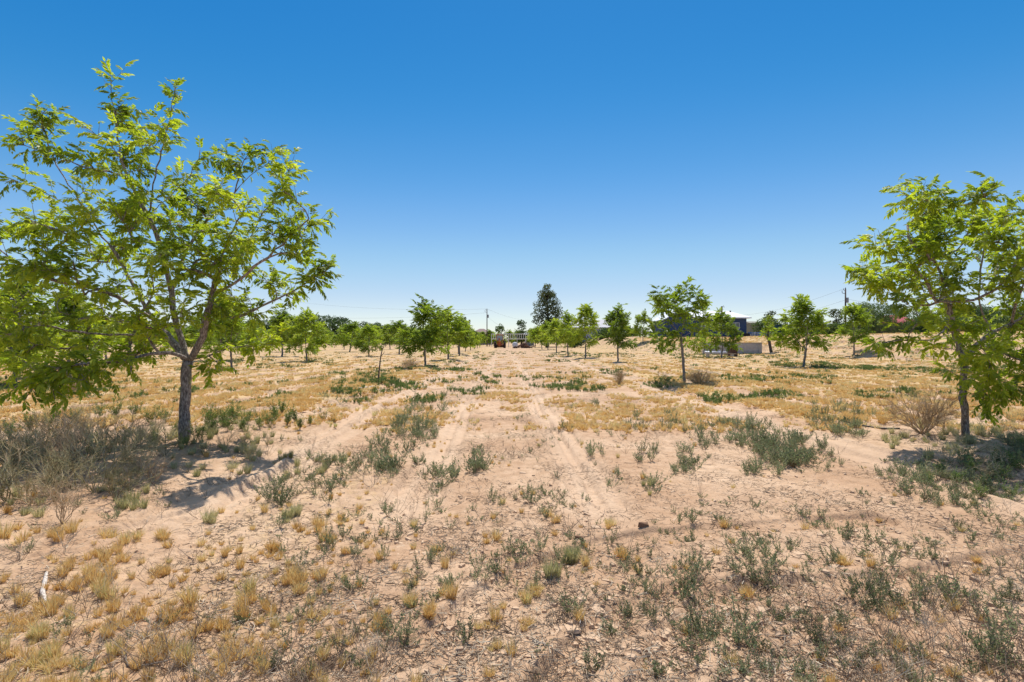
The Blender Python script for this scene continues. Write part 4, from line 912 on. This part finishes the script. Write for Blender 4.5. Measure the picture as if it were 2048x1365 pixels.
# dead brush
def bush_mesh(name, seed, h, w, n0, matn, depth=4, r0=0.006, upr=0.5, leafy=0):
    r = np.random.default_rng(seed); a = Acc()
    def br(p, d, L, rad, lev):
        m = p+d*L*.5+r.normal(0, .05*L, 3); q = p+d*L+r.normal(0, .06*L, 3)+np.array([0, 0, .04*L])
        a.tube([p, m, q], [rad, rad*.8, rad*.6], 4 if lev < 2 else 3, 0, r.random(), cap=False)
        if lev >= depth: return
        for k in range(r.integers(2, 4) if lev else 3):
            nd = d+r.normal(0, .42, 3); nd[2] += .15*upr; nd /= np.linalg.norm(nd)
            s = p+(q-p)*r.uniform(.35, 1.0); br(s, nd, L*r.uniform(.55, .85), rad*.62, lev+1)
    for i in range(n0):
        az = r.uniform(0, 6.28); t = r.uniform(.1, 1.0)*w/h
        d = np.array([math.cos(az)*t*1.1, math.sin(az)*t*1.1, 1.0]); d /= np.linalg.norm(d)
        br(np.array([r.normal(0, .02), r.normal(0, .02), -.01]), d, h*.36*r.uniform(.8, 1.15), r0, 0)
    return a.mesh(name, [M[matn]])
BD = [bush_mesh('dead_bush', 500+i, .75, [.5, .6, .7][i], 9, 'drybush', r0=.006) for i in range(3)]
BG = [bush_mesh('grey_bush', 510+i, .7, [.6, .7, .8][i], 8, 'greybush', r0=.006, depth=[4, 3, 4][i]) for i in range(3)]
BS = [bush_mesh('straw_bush', 520+i, .8, 1.0, 48, 'strawtwig', r0=.005, upr=.9) for i in range(2)]
BT = [bush_mesh('tumbleweed', 530, .8, .95, 26, 'drybush', r0=.006)]
def bush(ms, px, py, s, label, name='dead_bush', group=None):
    X, D = at(px, py); o = link(name, random.choice(ms), None, (X, D, float(Hfull(X, D)))); o.rotation_euler = (0, 0, random.uniform(0, 6.28)); s = np.broadcast_to(s, 3); o.scale = tuple(s)
    return tag(o, label, 'bush', group)
bush(BD, 160, 965, 1.15, 'large bare brown brush at left, its trunk-like stem standing out of the thicket')
bush(BT, 1845, 882, (1.3, 1.3, 1.25), 'wide dead brown brush left of the right edge tree trunk')
bush(BD, 1885, 875, .7, 'smaller dead brush touching the right tree trunk')
bush(BD, 305, 975, .6, 'thin bare yellowish brush in front of the left tree trunk')
bush(BD, 125, 1055, .62, 'low spiny pale brush at the front edge of the left shade')
for px, py, s in [(1900,930,.6),(1950,920,.55),(1990,960,.6),(2030,920,.7),(1930,985,.45),(1875,960,.4)]:
    bush(BG, px, py, (s*1.3, s*1.3, s*.8), 'low grey-brown scrub in the shade under the right edge tree', 'grey_bush', 'low scrub under the right edge tree')
BGL = 'grey-brown dry brush in the thicket left of the tall left tree trunk'
for px, py, s in [(40,940,1.2),(90,910,1.1),(20,990,1.0),(100,990,1.1),(230,950,1.1),(280,925,1.0),(200,905,1.1),(330,900,.8),(60,1030,.8),(190,1000,.9),(260,990,.7),(140,930,1.1),(0,920,1.2),(300,900,.9),(240,900,1.0),(70,870,1.1),(120,880,1.1),(180,875,1.0),(10,950,1.2),(60,960,1.2),(160,950,1.1),(210,970,1.0),(110,1020,.9),(20,1030,1.0),(-20,980,1.2),(280,960,.9),(330,930,.7),(150,1000,1.0),(230,1010,.7)]:
    bush(BG, px, py, (s, s, s*.9), BGL, 'grey_bush', 'grey-brown brush thicket')
for px, py, s in [(450,905,.5),(490,900,.45),(535,895,.4),(500,925,.4),(410,920,.4)]:
    bush(BG, px, py, s, 'low grey brush tussock right of the tall left tree trunk', 'grey_bush', 'low brush right of the left trunk')
bush(BS, 1398, 775, (1.25, 1.25, 1.0), 'round straw-coloured bush beside the slender mid-field pecan trunk', 'straw_bush')
bush(BS, 1238, 770, (.6, .6, .95), 'wispy upright dead weed in the open field right of the lane', 'straw_bush')
bush(BS, 820, 742, 1.1, 'dry tan bush left of the highest tree left of centre', 'straw_bush')
bush(BG, 1325, 768, .8, 'grey-green scrub left of the slender mid-field pecan', 'grey_bush')
bush(BS, 140, 790, .9, 'dry bush under the low left branches in the field', 'straw_bush')

# litter, clods, twigs
def litter_variants():
    out = []
    for s in range(6):
        r = np.random.default_rng(600+s); a = Acc()
        for k in range(9):
            p = np.array([r.normal(0, .07), r.normal(0, .07), .004]); az = r.uniform(0, 6.28); L = r.uniform(.015, .07)
            d = np.array([math.cos(az), math.sin(az), r.uniform(0, .25)])*L
            a.tube([p, p+d*.5+r.normal(0, .004, 3), p+d], [r.uniform(.0012, .0028)]*3, 3, 0, r.random(), cap=False)
        out.append(a.arrays())
    return out
lp = sample_view(11000, 2.3, 17, 1.0); dl = .25+.75*ss(.45, .6, fbm(lp[:, 0], lp[:, 1], .8, 3, 91)); lp = lp[rng.random(len(lp)) < dl*.42*lane_bare(lp[:, 0], lp[:, 1])]
tag(scatter('twig_litter', litter_variants(), hz(lp)+np.array([0, 0, .004]), rng.uniform(0, 6.28, len(lp)), rng.uniform(.7, 1.3, len(lp)), [M['litter']]), 'bits of broken twig and straw littering the sand', 'litter', None, 'stuff')
def stalk_variants():
    out = []
    for s_ in range(6):
        r_ = np.random.default_rng(680+s_); a = Acc()
        for k in range(r_.integers(2, 7)):
            az = r_.uniform(0, 6.28); H = r_.uniform(.05, .17); l = r_.uniform(.1, 1.2)
            p = np.array([r_.normal(0, .01), r_.normal(0, .01), -.004]); q = p+np.array([math.cos(az)*l*H, math.sin(az)*l*H, H]); m_ = (p+q)/2+r_.normal(0, .006, 3)
            a.tube([p, m_, q], [.0016, .0012, .0006], 3, 0, r_.random(), cap=False)
            for j in range(3):
                b0 = m_+(q-m_)*r_.random(); b1 = b0+np.array([*r_.normal(0, .02, 2), r_.uniform(.01, .04)]); a.tube([b0, b1], [.0009, .0004], 3, 0, r_.random(), cap=False)
        out.append(a.arrays())
    return out
sp_ = sample_view(3600, 2.3, 14, 1.0); sp_ = sp_[rng.random(len(sp_)) < .05+.5*ss(.45, .6, fbm(sp_[:, 0], sp_[:, 1], 1.1, 3, 93))]
tag(scatter('dead_stalks', stalk_variants(), hz(sp_), rng.uniform(0, 6.28, len(sp_)), rng.uniform(.6, 1.3, len(sp_)), [M['litter']]), 'thin dead stalks left standing among the weeds', 'stalks', None, 'stuff')
def clod_variants(flat):
    out = []
    for s in range(6):
        r = np.random.default_rng(640+s+flat); a = Acc(); k = 7
        th = np.sort(r.uniform(0, 6.28, k)); rr = r.uniform(.6, 1.1, k); h = .22 if flat else .7
        lo = np.stack([np.cos(th)*rr, np.sin(th)*rr, np.full(k, -.1)], -1); hi = lo*np.array([.82, .82, 1]); hi[:, 2] = h*r.uniform(.6, 1.1, k)
        c = np.array([[0, 0, h]]); V = np.vstack([lo, hi, c]); i = np.arange(k); j = (i+1) % k
        V[:, 2] += V[:, 0]*r.normal(0, .12)+V[:, 1]*r.uniform(.0, .3)
        a.add(V, [np.stack([i, j, j+k, i+k], -1), np.stack([i+k, j+k, np.full(k, 2*k)], -1)], 0, r.random()); out.append(a.arrays())
    return out
M['clod'] = simple('dry_clod', (0.52, 0.36, 0.235), 0.95, var=.12, scale=20, bump=.5)
cp = sample_view(13000, 2.3, 9, 1.0); pn = fbm(cp[:, 0], cp[:, 1], 1.0, 3, 95); dens = ss(.46, .62, pn)*ss(-3.5, 1.0, cp[:, 0]+1)+.12
cp = cp[rng.random(len(cp)) < dens*.45*lane_bare(cp[:, 0], cp[:, 1])]; szs = .008+.022*rng.random(len(cp))**3
tag(scatter('soil_crumbs', clod_variants(0)+clod_variants(50), hz(cp), rng.uniform(0, 6.28, len(cp)), szs, [M['clod']]), 'crumbs and curled flakes of dried sandy soil', 'soil', None, 'stuff')
fl = sample_view(1500, 2.3, 6.5, 1.0); pn = fbm(fl[:, 0], fl[:, 1], .8, 3, 97); fl = fl[(pn > .56) & (fl[:, 0] > -1.5)]
tag(scatter('crust_flakes', clod_variants(50), hz(fl), rng.uniform(0, 6.28, len(fl)), .02+.035*rng.random(len(fl)), [M['clod']]), 'flat flakes of cracked mud crust', 'soil', None, 'stuff')
for px, py, s, lab in [(1287,1060,.05,'dark reddish clod lying at the rim of the wheel rut'), (1158,1082,.04,'small dark clod left of the reddish one on the rut rim')]:
    X, D = at(px, py); V, F, Mx, Rn = clod_variants(0)[2]; o = link('dirt_clod', nmesh('dirt_clod', V, F, [simple('clod_dark', (.26, .15, .09), .95, scale=8, bump=.6)], Mx, Rn), None, (X, D, float(Hfull(X, D)))); o.scale = (s, s*.8, s); tag(o, lab, 'clod')
def stick(name, pxs, rad, m, label, lift=.015, cat='stick'):
    pts = []
    for px, py in pxs:
        X, D = at(px, py); pts.append((X, D, float(Hfull(X, D))+lift))
    a = Acc(); pts = np.array(pts); t = np.linspace(0, len(pts)-1, 4*len(pts)); q = np.stack([np.interp(t, np.arange(len(pts)), pts[:, k]) for k in range(3)], -1)
    for _ in range(2): q[1:-1] = (q[:-2]+2*q[1:-1]+q[2:])/4
    a.tube(q, np.interp(t, np.linspace(0, len(pts)-1, len(rad)), rad), 8)
    tag(link(name, a.mesh(name, [m], True)), label, cat)
stick('bleached_stick', [(93,1155),(90,1175),(84,1190),(93,1212)], [.009, .013, .014, .010], M['bleached'], 'bleached white bent stick lying in the straw at the bottom left')
stick('fallen_twig', [(255,1338),(290,1335),(345,1322)], [.006, .005, .003], M['bark_light'], 'long thin grey twig on the sand at the bottom left', .008)
stick('fallen_twig', [(252,1318),(252,1330),(256,1338)], [.003, .004, .004], M['bark_light'], 'short grey twig joining the long thin one at the bottom left', .01)
stick('fallen_twig', [(760,1210),(745,1240),(735,1250)], [.003, .004, .003], M['bark_dark'], 'dark thin twig slanting in the foreground left of centre', .008)
stick('fallen_twig', [(1065,1280),(1090,1290),(1130,1296)], [.004, .004, .003], M['bark_light'], 'grey twig on the rough sand at the bottom centre', .008)
stick('fallen_twig', [(1165,1230),(1160,1250)], [.004, .003], M['bleached'], 'pale short stick standing out on the sand below the centre', .02)
stick('irrigation_hose', [(1683,852),(1697,856),(1722,862),(1760,868),(1800,872)], [.014, .014, .014], simple('black_hose', (.03, .03, .035), .5), 'black irrigation hose lying in the weeds left of the dead brush', .01, 'hose')
stick('irrigation_hose', [(700,793),(730,786),(745,782)], [.02, .02], simple('pale_pipe', (.6, .58, .55), .6), 'pale pipe scrap lying below the bare sapling', .01, 'hose')
stick('irrigation_hose', [(1452,798),(1470,803)], [.02, .02], M['bark_dark'], 'short dark hose end in the straw right of the round straw bush', .01, 'hose')

# ------------------------------------------------------------------ far structures
def W(px, py, D): return tuple(P(px, py, D))
def wallmat(name, col, **k): return simple(name, col, .8, var=.06, scale=2, **k)
M['blue'] = wallmat('blue_siding', (.05, .08, .155)); M['white_roof'] = simple('white_metal_roof', (.78, .78, .77), .4, var=.02, spec=.5)
M['trim'] = simple('white_trim', (.7, .7, .68), .5, var=.03); M['glass'] = simple('window_glass', (.05, .07, .09), .1, var=.05, spec=.8)
M['concrete'] = simple('weathered_concrete', (.46, .43, .40), .9, var=.14, scale=3, bump=.4)
M['rust'] = simple('rusty_steel', (.10, .055, .04), .8, var=.25, scale=9, bump=.3)
M['steelw'] = simple('white_painted_pipe', (.78, .78, .76), .5, var=.08)
M['wood'] = simple('grey_wood', (.30, .25, .20), .9, var=.15, scale=6)
def hip_house(px0, px1, py_eave, py_ridge, D, depth, hipf, label, wm, rm, name='house', wins=(), gable=None, over=.45):
    x0 = (px0-1024)/FPX*D; x1 = (px1-1024)/FPX*D; ze = CAMH-(py_eave-HOR)/FPX*D; zr = CAMH-(py_ridge-HOR)/FPX*(D+depth/2)
    xc = (x0+x1)/2; g = float(Hmac(xc, D)); e = empty(name, (xc, D, g)); tag(e, label, 'house'); w = (x1-x0)/2
    a = Acc(); a.box((0, depth/2, (ze-g)/2-.2), (2*w, depth, ze-g+.4)); link('wall', a.mesh('house_wall', [wm]), e)
    o = over; h0 = ze-g-.02; h1 = zr-g; hp = hipf*w; a = Acc()
    lo = [(-w-o, -o, h0), (w+o, -o, h0), (w+o, depth+o, h0), (-w-o, depth+o, h0)]; hi = [(-w-o+hp, depth/2, h1), (w+o-hp, depth/2, h1)]
    lo2 = [(x, y, z-.18) for x, y, z in lo]
    a.add(lo+hi+lo2, [[[0, 1, 5, 4], [2, 3, 4, 5], [9, 8, 7, 6], [0, 6, 7, 1], [1, 7, 8, 2], [2, 8, 9, 3], [3, 9, 6, 0]], [[1, 2, 5], [3, 0, 4]]])
    rf = link('roof', a.mesh('house_roof', [rm]), e)
    for (fx, fz, ww, hh) in wins:
        f = Acc(); cx = fx*w; cz = fz*(ze-g)
        f.box((cx-ww/2, -.03, cz), (.08, .08, hh+.08)); f.box((cx+ww/2, -.03, cz), (.08, .08, hh+.08)); f.box((cx, -.03, cz-hh/2), (ww-.08, .08, .08)); f.box((cx, -.03, cz+hh/2), (ww-.08, .08, .08)); f.box((cx, -.03, cz), (.05, .06, hh-.08))
        fo = link('window', f.mesh('window_frame', [M['trim']]), e)
        p = Acc(); p.box((cx, -.012, cz), (ww-.06, .02, hh-.06)); link('pane', p.mesh('window_pane', [M['glass']]), fo)
    return e, w, ze-g, h1
e, w, he, hr = hip_house(1385, 1493, 635, 622, 88, 9, .42, 'dark blue house with a bright white metal roof on the terrace right of centre', M['blue'], M['white_roof'], wins=[(-.55, .55, 1.2, 1.1), (.0, .55, 1.5, 1.1), (.6, .55, 1.2, 1.1)], over=.6)
# front gabled wing of the same house
a = Acc(); gx0 = (1325-1385)/FPX*88-w; gx1 = -w-.01; zz = he-.25
a.add([(gx0, -1.5, -.2), (gx1, -1.5, -.2), (gx1, 6, -.2), (gx0, 6, -.2), (gx0, -1.5, zz), (gx1, -1.5, zz), (gx1, 6, zz), (gx0, 6, zz), ((gx0+gx1)/2, -1.5, zz+1.5), ((gx0+gx1)/2, 6, zz+1.5)],
      [[[0, 1, 5, 4], [1, 2, 6, 5], [2, 3, 7, 6], [3, 0, 4, 7]], [[4, 5, 8], [6, 7, 9]]]); link('wing_wall', a.mesh('wing_wall', [M['blue']]), e)
a = Acc(); m = (gx0+gx1)/2; o = .35
for s, xx in ((-1, gx0), (1, gx1)):
    a.add([(m, -1.9, zz+1.62), (xx+s*o, -1.9, zz-.22), (xx+s*o, 6.3, zz-.22), (m, 6.3, zz+1.62), (m, -1.9, zz+1.52), (xx+s*o, -1.9, zz-.34), (xx+s*o, 6.3, zz-.34), (m, 6.3, zz+1.52)],
          [[[0, 1, 2, 3], [7, 6, 5, 4], [0, 4, 5, 1], [1, 5, 6, 2], [2, 6, 7, 3], [3, 7, 4, 0]]])
link('wing_roof', a.mesh('wing_roof', [M['white_roof']]), e)
a = Acc(); a.tube([(w*.35, 3, hr-.5), (w*.35, 3, hr+.7)], .14, 8); a.tube([(w*.35, 3, hr+.55), (w*.42, 3, hr+.8), (w*.44, 3, hr+.5)], .05, 6); link('vent_pipe', a.mesh('vent_pipe', [M['bark_dark']]), e)
a = Acc(); a.tube([(w*.72, 3.5, he+.2), (w*.72, 3.5, hr-.05)], .14, 8); link('vent_pipe', a.mesh('vent_pipe', [M['bark_dark']]), e)
hip_house(1105, 1245, 655, 640, 135, 12, .3, 'long house with a pale grey roof half hidden behind the pecans right of the pine', wallmat('pale_wall', (.45, .46, .5)), simple('grey_roof', (.42, .41, .43), .7), wins=[(-.5, .5, 1.6, 1.2), (.3, .5, 1.6, 1.2)])
hip_house(1050, 1068, 670, 665, 165, 8, .1, 'small low shed behind the right end of the pipe fence', wallmat('shed_wall', (.4, .4, .4)), simple('light_roof', (.30, .31, .33), .8), name='shed')
hip_house(940, 984, 668, 658, 215, 12, .9, 'distant house with a brown hipped roof below the left utility pole', wallmat('tan_wall', (.4, .33, .27)), simple('brown_roof', (.20, .13, .12), .8))
hip_house(1500, 1524, 646, 643, 120, 6, .05, 'small flat beige building behind the leaning tree', wallmat('beige_wall', (.2, .2, .14)), simple('beige_roof', (.26, .25, .2), .8), name='outbuilding', over=.1)
hip_house(1795, 1835, 645, 631, 84, 8, .3, 'house with a red roof among the mesquites on the right bank', wallmat('dark_brown_wall', (.12, .09, .07)), simple('red_roof', (.32, .05, .05), .6))
# utility poles with wires
def pole(px, top, D, label):
    X = (px-1024)/FPX*D; g = float(Hmac(X, D)); h = (HOR-top)/FPX*D+CAMH-g; e = empty('utility_pole', (X, D, g)); tag(e, label, 'utility pole')
    a = Acc(); a.tube([(0, 0, -.2), (0, 0, h)], [.17, .11], 10); link('pole', a.mesh('pole', [M['bark_dark']], True), e)
    a = Acc(); a.tube([(.28, 0, h-2.5), (.28, 0, h-1.6)], .26, 12); a.box((.12, 0, h-2.0), (.2, .08, .1)); link('transformer', a.mesh('transformer', [simple('transformer_grey', (.3, .3, .3), .5)]), e)
    a = Acc(); a.tube([(-.1, 0, h-.9), (-.6, 0, h-.75), (-.62, 0, h-.3)], .045, 6); a.tube([(-.1, 0, h-.3), (-.35, 0, h-.2), (-.36, 0, h+.05)], .045, 6); link('bracket', a.mesh('bracket', [M['bark_dark']]), e)
    a = Acc(); a.tube([(0, 0, h), (0, 0, h+.12), (0, 0, h+.22)], [.05, .09, .03], 8); link('insulator', a.mesh('insulator', [M['bark_dark']]), e)
    return np.array([X, D, g+h])
p1 = pole(974, 619, 150, 'thin wooden utility pole with transformer left of the big pine')
p2 = pole(1691, 578, 92, 'taller wooden utility pole on the right beside the mesquite')
def wire(a, b, sag, label, r=.016):
    a = np.array(a); b = np.array(b); t = np.linspace(0, 1, 24)[:, None]; q = a+(b-a)*t; q[:, 2] -= sag*4*(t*(1-t))[:, 0]
    c = Acc(); c.tube(q, r, 4); tag(link('power_line', c.mesh('power_line', [simple('wire', (.15, .15, .16), .5)])), label, 'power line')
wire(p1+[0, 0, .1], P(560, 600, 200)+0, 1.5, 'upper wire running left from the thin utility pole')
wire(p1+[0, 0, -1], P(560, 632, 180), 1.2, 'lower wire running left from the thin utility pole')
wire(p1+[0, 0, .1], P(1060, 640, 260), 1.0, 'upper wire running right from the thin utility pole')
wire(p1+[0, 0, -1.9], P(1010, 655, 120), .5, 'service wire dropping from the thin utility pole')
wire(p2+[0, 0, .1], P(1460, 632, 150), 1.2, 'upper wire from the right utility pole to the left')
wire(p2+[0, 0, -2], P(1462, 650, 150), 1.0, 'lower wire from the right utility pole towards the white-roofed house')
wire(p2+[0, 0, -1.8], P(1960, 612, 80), .8, 'wire from the right utility pole into the right edge tree')
# concrete wall, plank, box
def place_wall():
    D = 63.2; x0 = (1406-1024)/FPX*D; x1 = (1524-1024)/FPX*D; zt = CAMH-(687.0-HOR)/FPX*D
    e = empty('retaining_wall', ((x0+x1)/2, D, 0)); tag(e, 'low grey concrete retaining wall holding the straw terrace below the blue house', 'wall'); w = (x1-x0)/2
    a = Acc(); a.box((0, .12, zt/2-.15), (2*w, .24, zt+.3))
    for z in (.35, .75, 1.1): a.box((0, -.012, z), (2*w-.2, .05, .03))
    for x in np.arange(-w+1.2, w, 1.9): a.box((x, -.015, zt/2), (.06, .045, zt-.1))
    link('panel', a.mesh('wall_panel', [M['concrete']]), e)
    a = Acc(); a.box((0, .12, zt+.047), (2*w+.1, .34, .09)); link('coping', a.mesh('wall_coping', [M['wood']]), e)
    a = Acc()
    for x in (-w+.1, -w+.9): a.tube([(x, -.3, -.1), (x, -.3, zt+.5)], .05, 6)
    link('post', a.mesh('wall_post', [M['bark_dark']]), e)
place_wall()
D = 52.0; X = (1465-1024)/FPX*D; a = Acc(); a.box((0, 0, .55), (.72, .72, 1.05)); a.box((0, 0, 1.10), (.78, .78, .05)); 
for dx in (-.25, 0, .25): a.box((dx, -.37, .55), (.03, .03, .95))
e = empty('rusty_box', (X, D, 0)); tag(e, 'dark rusty square metal box standing in front of the concrete wall', 'box'); link('body', a.mesh('rusty_box', [M['rust']]), e)
a = Acc(); a.box((0, -.02, 1.15), (.6, .6, .04)); link('lid', a.mesh('rusty_lid', [M['concrete']]), e)
D = 50.0; x0 = (1408-1024)/FPX*D; x1 = (1472-1024)/FPX*D; e = empty('plank_bench', ((x0+x1)/2, D, 0)); tag(e, 'long low weathered plank on short blocks in the weeds before the rusty box', 'plank')
a = Acc(); a.box((0, 0, .40), (x1-x0, .3, .06), ry=.03); link('plank', a.mesh('plank', [M['wood']]), e)
for dx in (-1.2, 1.2): a = Acc(); a.box((dx, 0, .17), (.25, .25, .36)); link('block', a.mesh('block', [M['concrete']]), e)
# items on the terrace
def terrace_box(name, px0, px1, top, D, mcol, label, cat, depth=2.0, slope=.0):
    x0 = (px0-1024)/FPX*D; x1 = (px1-1024)/FPX*D; g = float(Hmac((x0+x1)/2, D)); h = CAMH-(top-HOR)/FPX*D-g
    e = empty(name, ((x0+x1)/2, D, g)); tag(e, label, cat); w = (x1-x0)
    a = Acc(); a.add([(-w/2, 0, 0), (w/2, 0, 0), (w/2, depth, 0), (-w/2, depth, 0), (-w/2+slope*w, .05, h), (w/2, .05, h), (w/2, depth, h), (-w/2+slope*w, depth, h)], [[[0, 3, 2, 1], [4, 5, 6, 7], [0, 1, 5, 4], [1, 2, 6, 5], [2, 3, 7, 6], [3, 0, 4, 7]]])
    link('body', a.mesh(name, [mcol]), e)
    a = Acc()
    for x in np.arange(-w/2+.25, w/2-.05, .3): a.box((x+slope*w*.4, -.02, h*.5), (.06, .05, h*.8))
    a.box((slope*w*.5, depth/2, h+.045), (w*(1-slope)+.1, depth+.1, .08)); link('lid', a.mesh(name+'_lid', [mcol]), e)
terrace_box('storage_container', 1551, 1580, 651, 85, simple('teal_paint', (.02, .07, .08), .6), 'dark teal metal container with a slanted end on the terrace', 'container', slope=.12)
def tarp():
    D = 86; x0 = (1498-1024)/FPX*D; x1 = (1552-1024)/FPX*D; g = float(Hmac((x0+x1)/2, D)); r = np.random.default_rng(9)
    m, n, b = mat('blue_stack'); tc = n.nodes.new('ShaderNodeTexCoord'); v = n.nodes.new('ShaderNodeTexVoronoi'); v.inputs['Scale'].default_value = 1.6; n.links.new(tc.outputs['Object'], v.inputs[0])
    rp = ramp(n, [(.0, (.04, .12, .33)), (.4, (.08, .22, .5)), (.6, (.35, .4, .48)), (1., (.15, .2, .3))]); n.links.new(v.outputs['Color'], rp.inputs[0]); n.links.new(rp.outputs[0], b.inputs['Base Color'])
    a = Acc(); nx = 40
    for i in range(nx): 
        x = x0+(x1-x0)*(i+.5)/nx; h = .55+.25*r.random(); a.box((x-(x0+x1)/2, r.uniform(-.2, .2), h/2), ((x1-x0)/nx*.92, .9, h), rz=r.uniform(-.06, .06))
    o = link('stacked_panels', a.mesh('stacked_panels', [m]), None, ((x0+x1)/2, D, g)); tag(o, 'long low stack of blue and pale panels lying on the terrace edge', 'panels')
tarp()
terrace_box('flatbed_trailer', 1478, 1500, 668, 84, simple('dark_trailer', (.03, .03, .035), .7), 'dark low trailer parked at the corner of the blue house', 'trailer', depth=1.6)
# pipe fence
def pipefence():
    D = 132; x0 = (983-1024)/FPX*D; x1 = (1064-1024)/FPX*D; z0 = .45; g = 0; zt = CAMH-(668.5-HOR)/FPX*D; zb = CAMH-(678.5-HOR)/FPX*D
    e = empty('pipe_fence', ((x0+x1)/2, D, 0)); tag(e, 'long white pipe fence panel behind the orange tractor', 'fence'); w = (x1-x0)/2
    for z in (zt, zb): a = Acc(); a.tube([(-w, 0, z), (w, 0, z)], .06, 6); link('rail', a.mesh('rail', [M['steelw']]), e)
    n = 20
    for i in range(n): a = Acc(); x = -w+2*w*i/(n-1); a.tube([(x, 0, -.1 if i % 4 == 0 else zb), (x, 0, zt)], .065, 6); link('post', a.mesh('post', [M['steelw']]), e)
pipefence()
# tractor seen from behind
def tractor():
    D = 117; X = (1000-1024)/FPX*D; g = float(Hmac(X, D)); e = empty('loader_tractor', (X, D, g)); tag(e, 'old orange loader tractor parked at the end of the sandy lane', 'tractor')
    org = simple('faded_orange', (.42, .12, .03), .6, var=.2, scale=3); blk = simple('tyre_rubber', (.04, .035, .035), .9); met = M['rust']
    a = Acc(); a.box((0, .4, 1.15), (.75, 2.6, .75)); a.box((0, -1.1, .95), (1.0, .6, .6)); a.box((-.15, -1.5, 1.3), (.28, .3, 1.9)); a.box((.1, -1.55, 1.0), (.2, .25, 1.2), ry=.15); link('body', a.mesh('tractor_body', [org]), e)
    a = Acc()
    for x, y in ((-.75, -.6), (.65, -.6), (-.75, .7), (.65, .7)): a.box((x, y, 2.2), (.1, .1, 1.6))
    a.box((-.05, .05, 3.06), (1.6, 1.5, .12)); a.box((-.05, -.6, 2.96), (1.5, .09, .14)); a.box((-.75, 0, 1.9), (.09, 1.2, .7)); link('cab', a.mesh('tractor_cab', [org]), e)
    a = Acc(); a.box((-.05, -.62, 2.3), (1.28, .03, 1.1)); link('cab_window', a.mesh('cab_window', [simple('dusty_glass', (.35, .4, .4), .3)]), e)
    for x in (-1.1, 1.1):
        a = Acc(); t = np.linspace(0, 2*np.pi, 25); a.tube([(x-.24, -.5, .75), (x-.16, -.5, .75), (x+.16, -.5, .75), (x+.24, -.5, .75)], [.62, .76, .76, .62], 22)
        for k in range(16): an = k*2*math.pi/16; a.box((x, -.5+math.cos(an)*.76, .75+math.sin(an)*.76), (.42, .08, .06), rx=an)
        wh = link('rear_wheel', a.mesh('rear_wheel', [blk], True), e); a = Acc(); a.tube([(x-.255, -.5, .75), (x+.255, -.5, .75)], .34, 14); link('rim', a.mesh('rim', [org]), wh)
    for x in (-.85, .85):
        a = Acc(); a.tube([(x-.14, 1.7, .48), (x+.14, 1.7, .48)], .48, 16); link('front_wheel', a.mesh('front_wheel', [blk], True), e)
        a = Acc(); a.tube([(x*.7, -.1, 1.6), (x*.75, 1.5, 1.9), (x*.75, 2.8, .6)], .09, 6); link('loader_arm', a.mesh('loader_arm', [org]), e)
    a = Acc(); a.box((0, 3.0, .5), (2.1, .7, .6), rx=.3); link('loader_bucket', a.mesh('loader_bucket', [met]), e)
    a = Acc(); a.tube([(.75, -1.3, 1.3), (1.1, -1.6, 2.0), (.9, -1.7, 1.4)], .12, 6); a.tube([(-.9, -1.2, 1.2), (-1.5, -1.5, 1.3), (-1.7, -1.6, 1.0)], .1, 6); a.tube([(-.45, .6, 3.1), (-.45, .6, 3.9)], .07, 8); a.tube([(.3, -1.5, .9), (.35, -1.7, 1.9), (.6, -1.8, 1.7)], .09, 6); link('linkage', a.mesh('linkage', [met]), e)
tractor()
# junk pile
def junk():
    D = 113; X = (1030-1024)/FPX*D
    e = empty('water_tank', (X, D, 0)); tag(e, 'pale round tank lying on its side right of the tractor', 'tank'); a = Acc(); a.tube([(0, -.5, .75), (0, -.35, .75), (0, .7, .75)], [.45, .62, .62], 20); link('shell', a.mesh('tank_shell', [simple('pale_plastic', (.55, .57, .6), .5)], True), e)
    a = Acc(); a.box((0, .1, .1), (1.1, 1.2, .16)); link('cradle', a.mesh('tank_cradle', [M['rust']]), e)
    X = (1048-1024)/FPX*D; r = np.random.default_rng(4); a = Acc()
    for i in range(60):
        p = np.array([r.normal(0, .9), r.normal(0, .5), abs(r.normal(0, .3))*(1)]); L = r.uniform(.4, 1.4); d = r.normal(0, 1, 3)*np.array([1, .5, .35]); d /= np.linalg.norm(d)
        a.tube([p-d*L/2+[0, 0, .1], p+r.normal(0, .08, 3)+[0, 0, .2], p+d*L/2+[0, 0, .1]], r.uniform(.04, .12), 6)
    a.tube([(-.5, 0, .3), (-.2, 0, .9), (.3, 0, 1.0), (.7, 0, .4)], [.3, .35, .35, .2], 10)
    tag(link('scrap_heap', a.mesh('scrap_heap', [simple('scrap_brown', (.16, .09, .06), .9, var=.35, scale=2)]), None, (X, D, 0)), 'tangled brown heap of wood and scrap right of the pale tank', 'heap')
junk()
D = 86; X = (1316-1024)/FPX*D
r = np.random.default_rng(5); a = Acc()
for i in range(14): a.box((r.normal(0, .8), r.normal(0, .3), .15+.12*r.random()), (r.uniform(.3, 1.0), .5, .25), rz=r.uniform(0, 3), ry=r.uniform(-.3, .3))
tag(link('rubble_pile', a.mesh('rubble_pile', [simple('white_rubble', (.6, .6, .62), .8)]), None, (X, 60, 0)), 'small pile of white rubble in the green weeds left of the mid-field pecan', 'rubble')
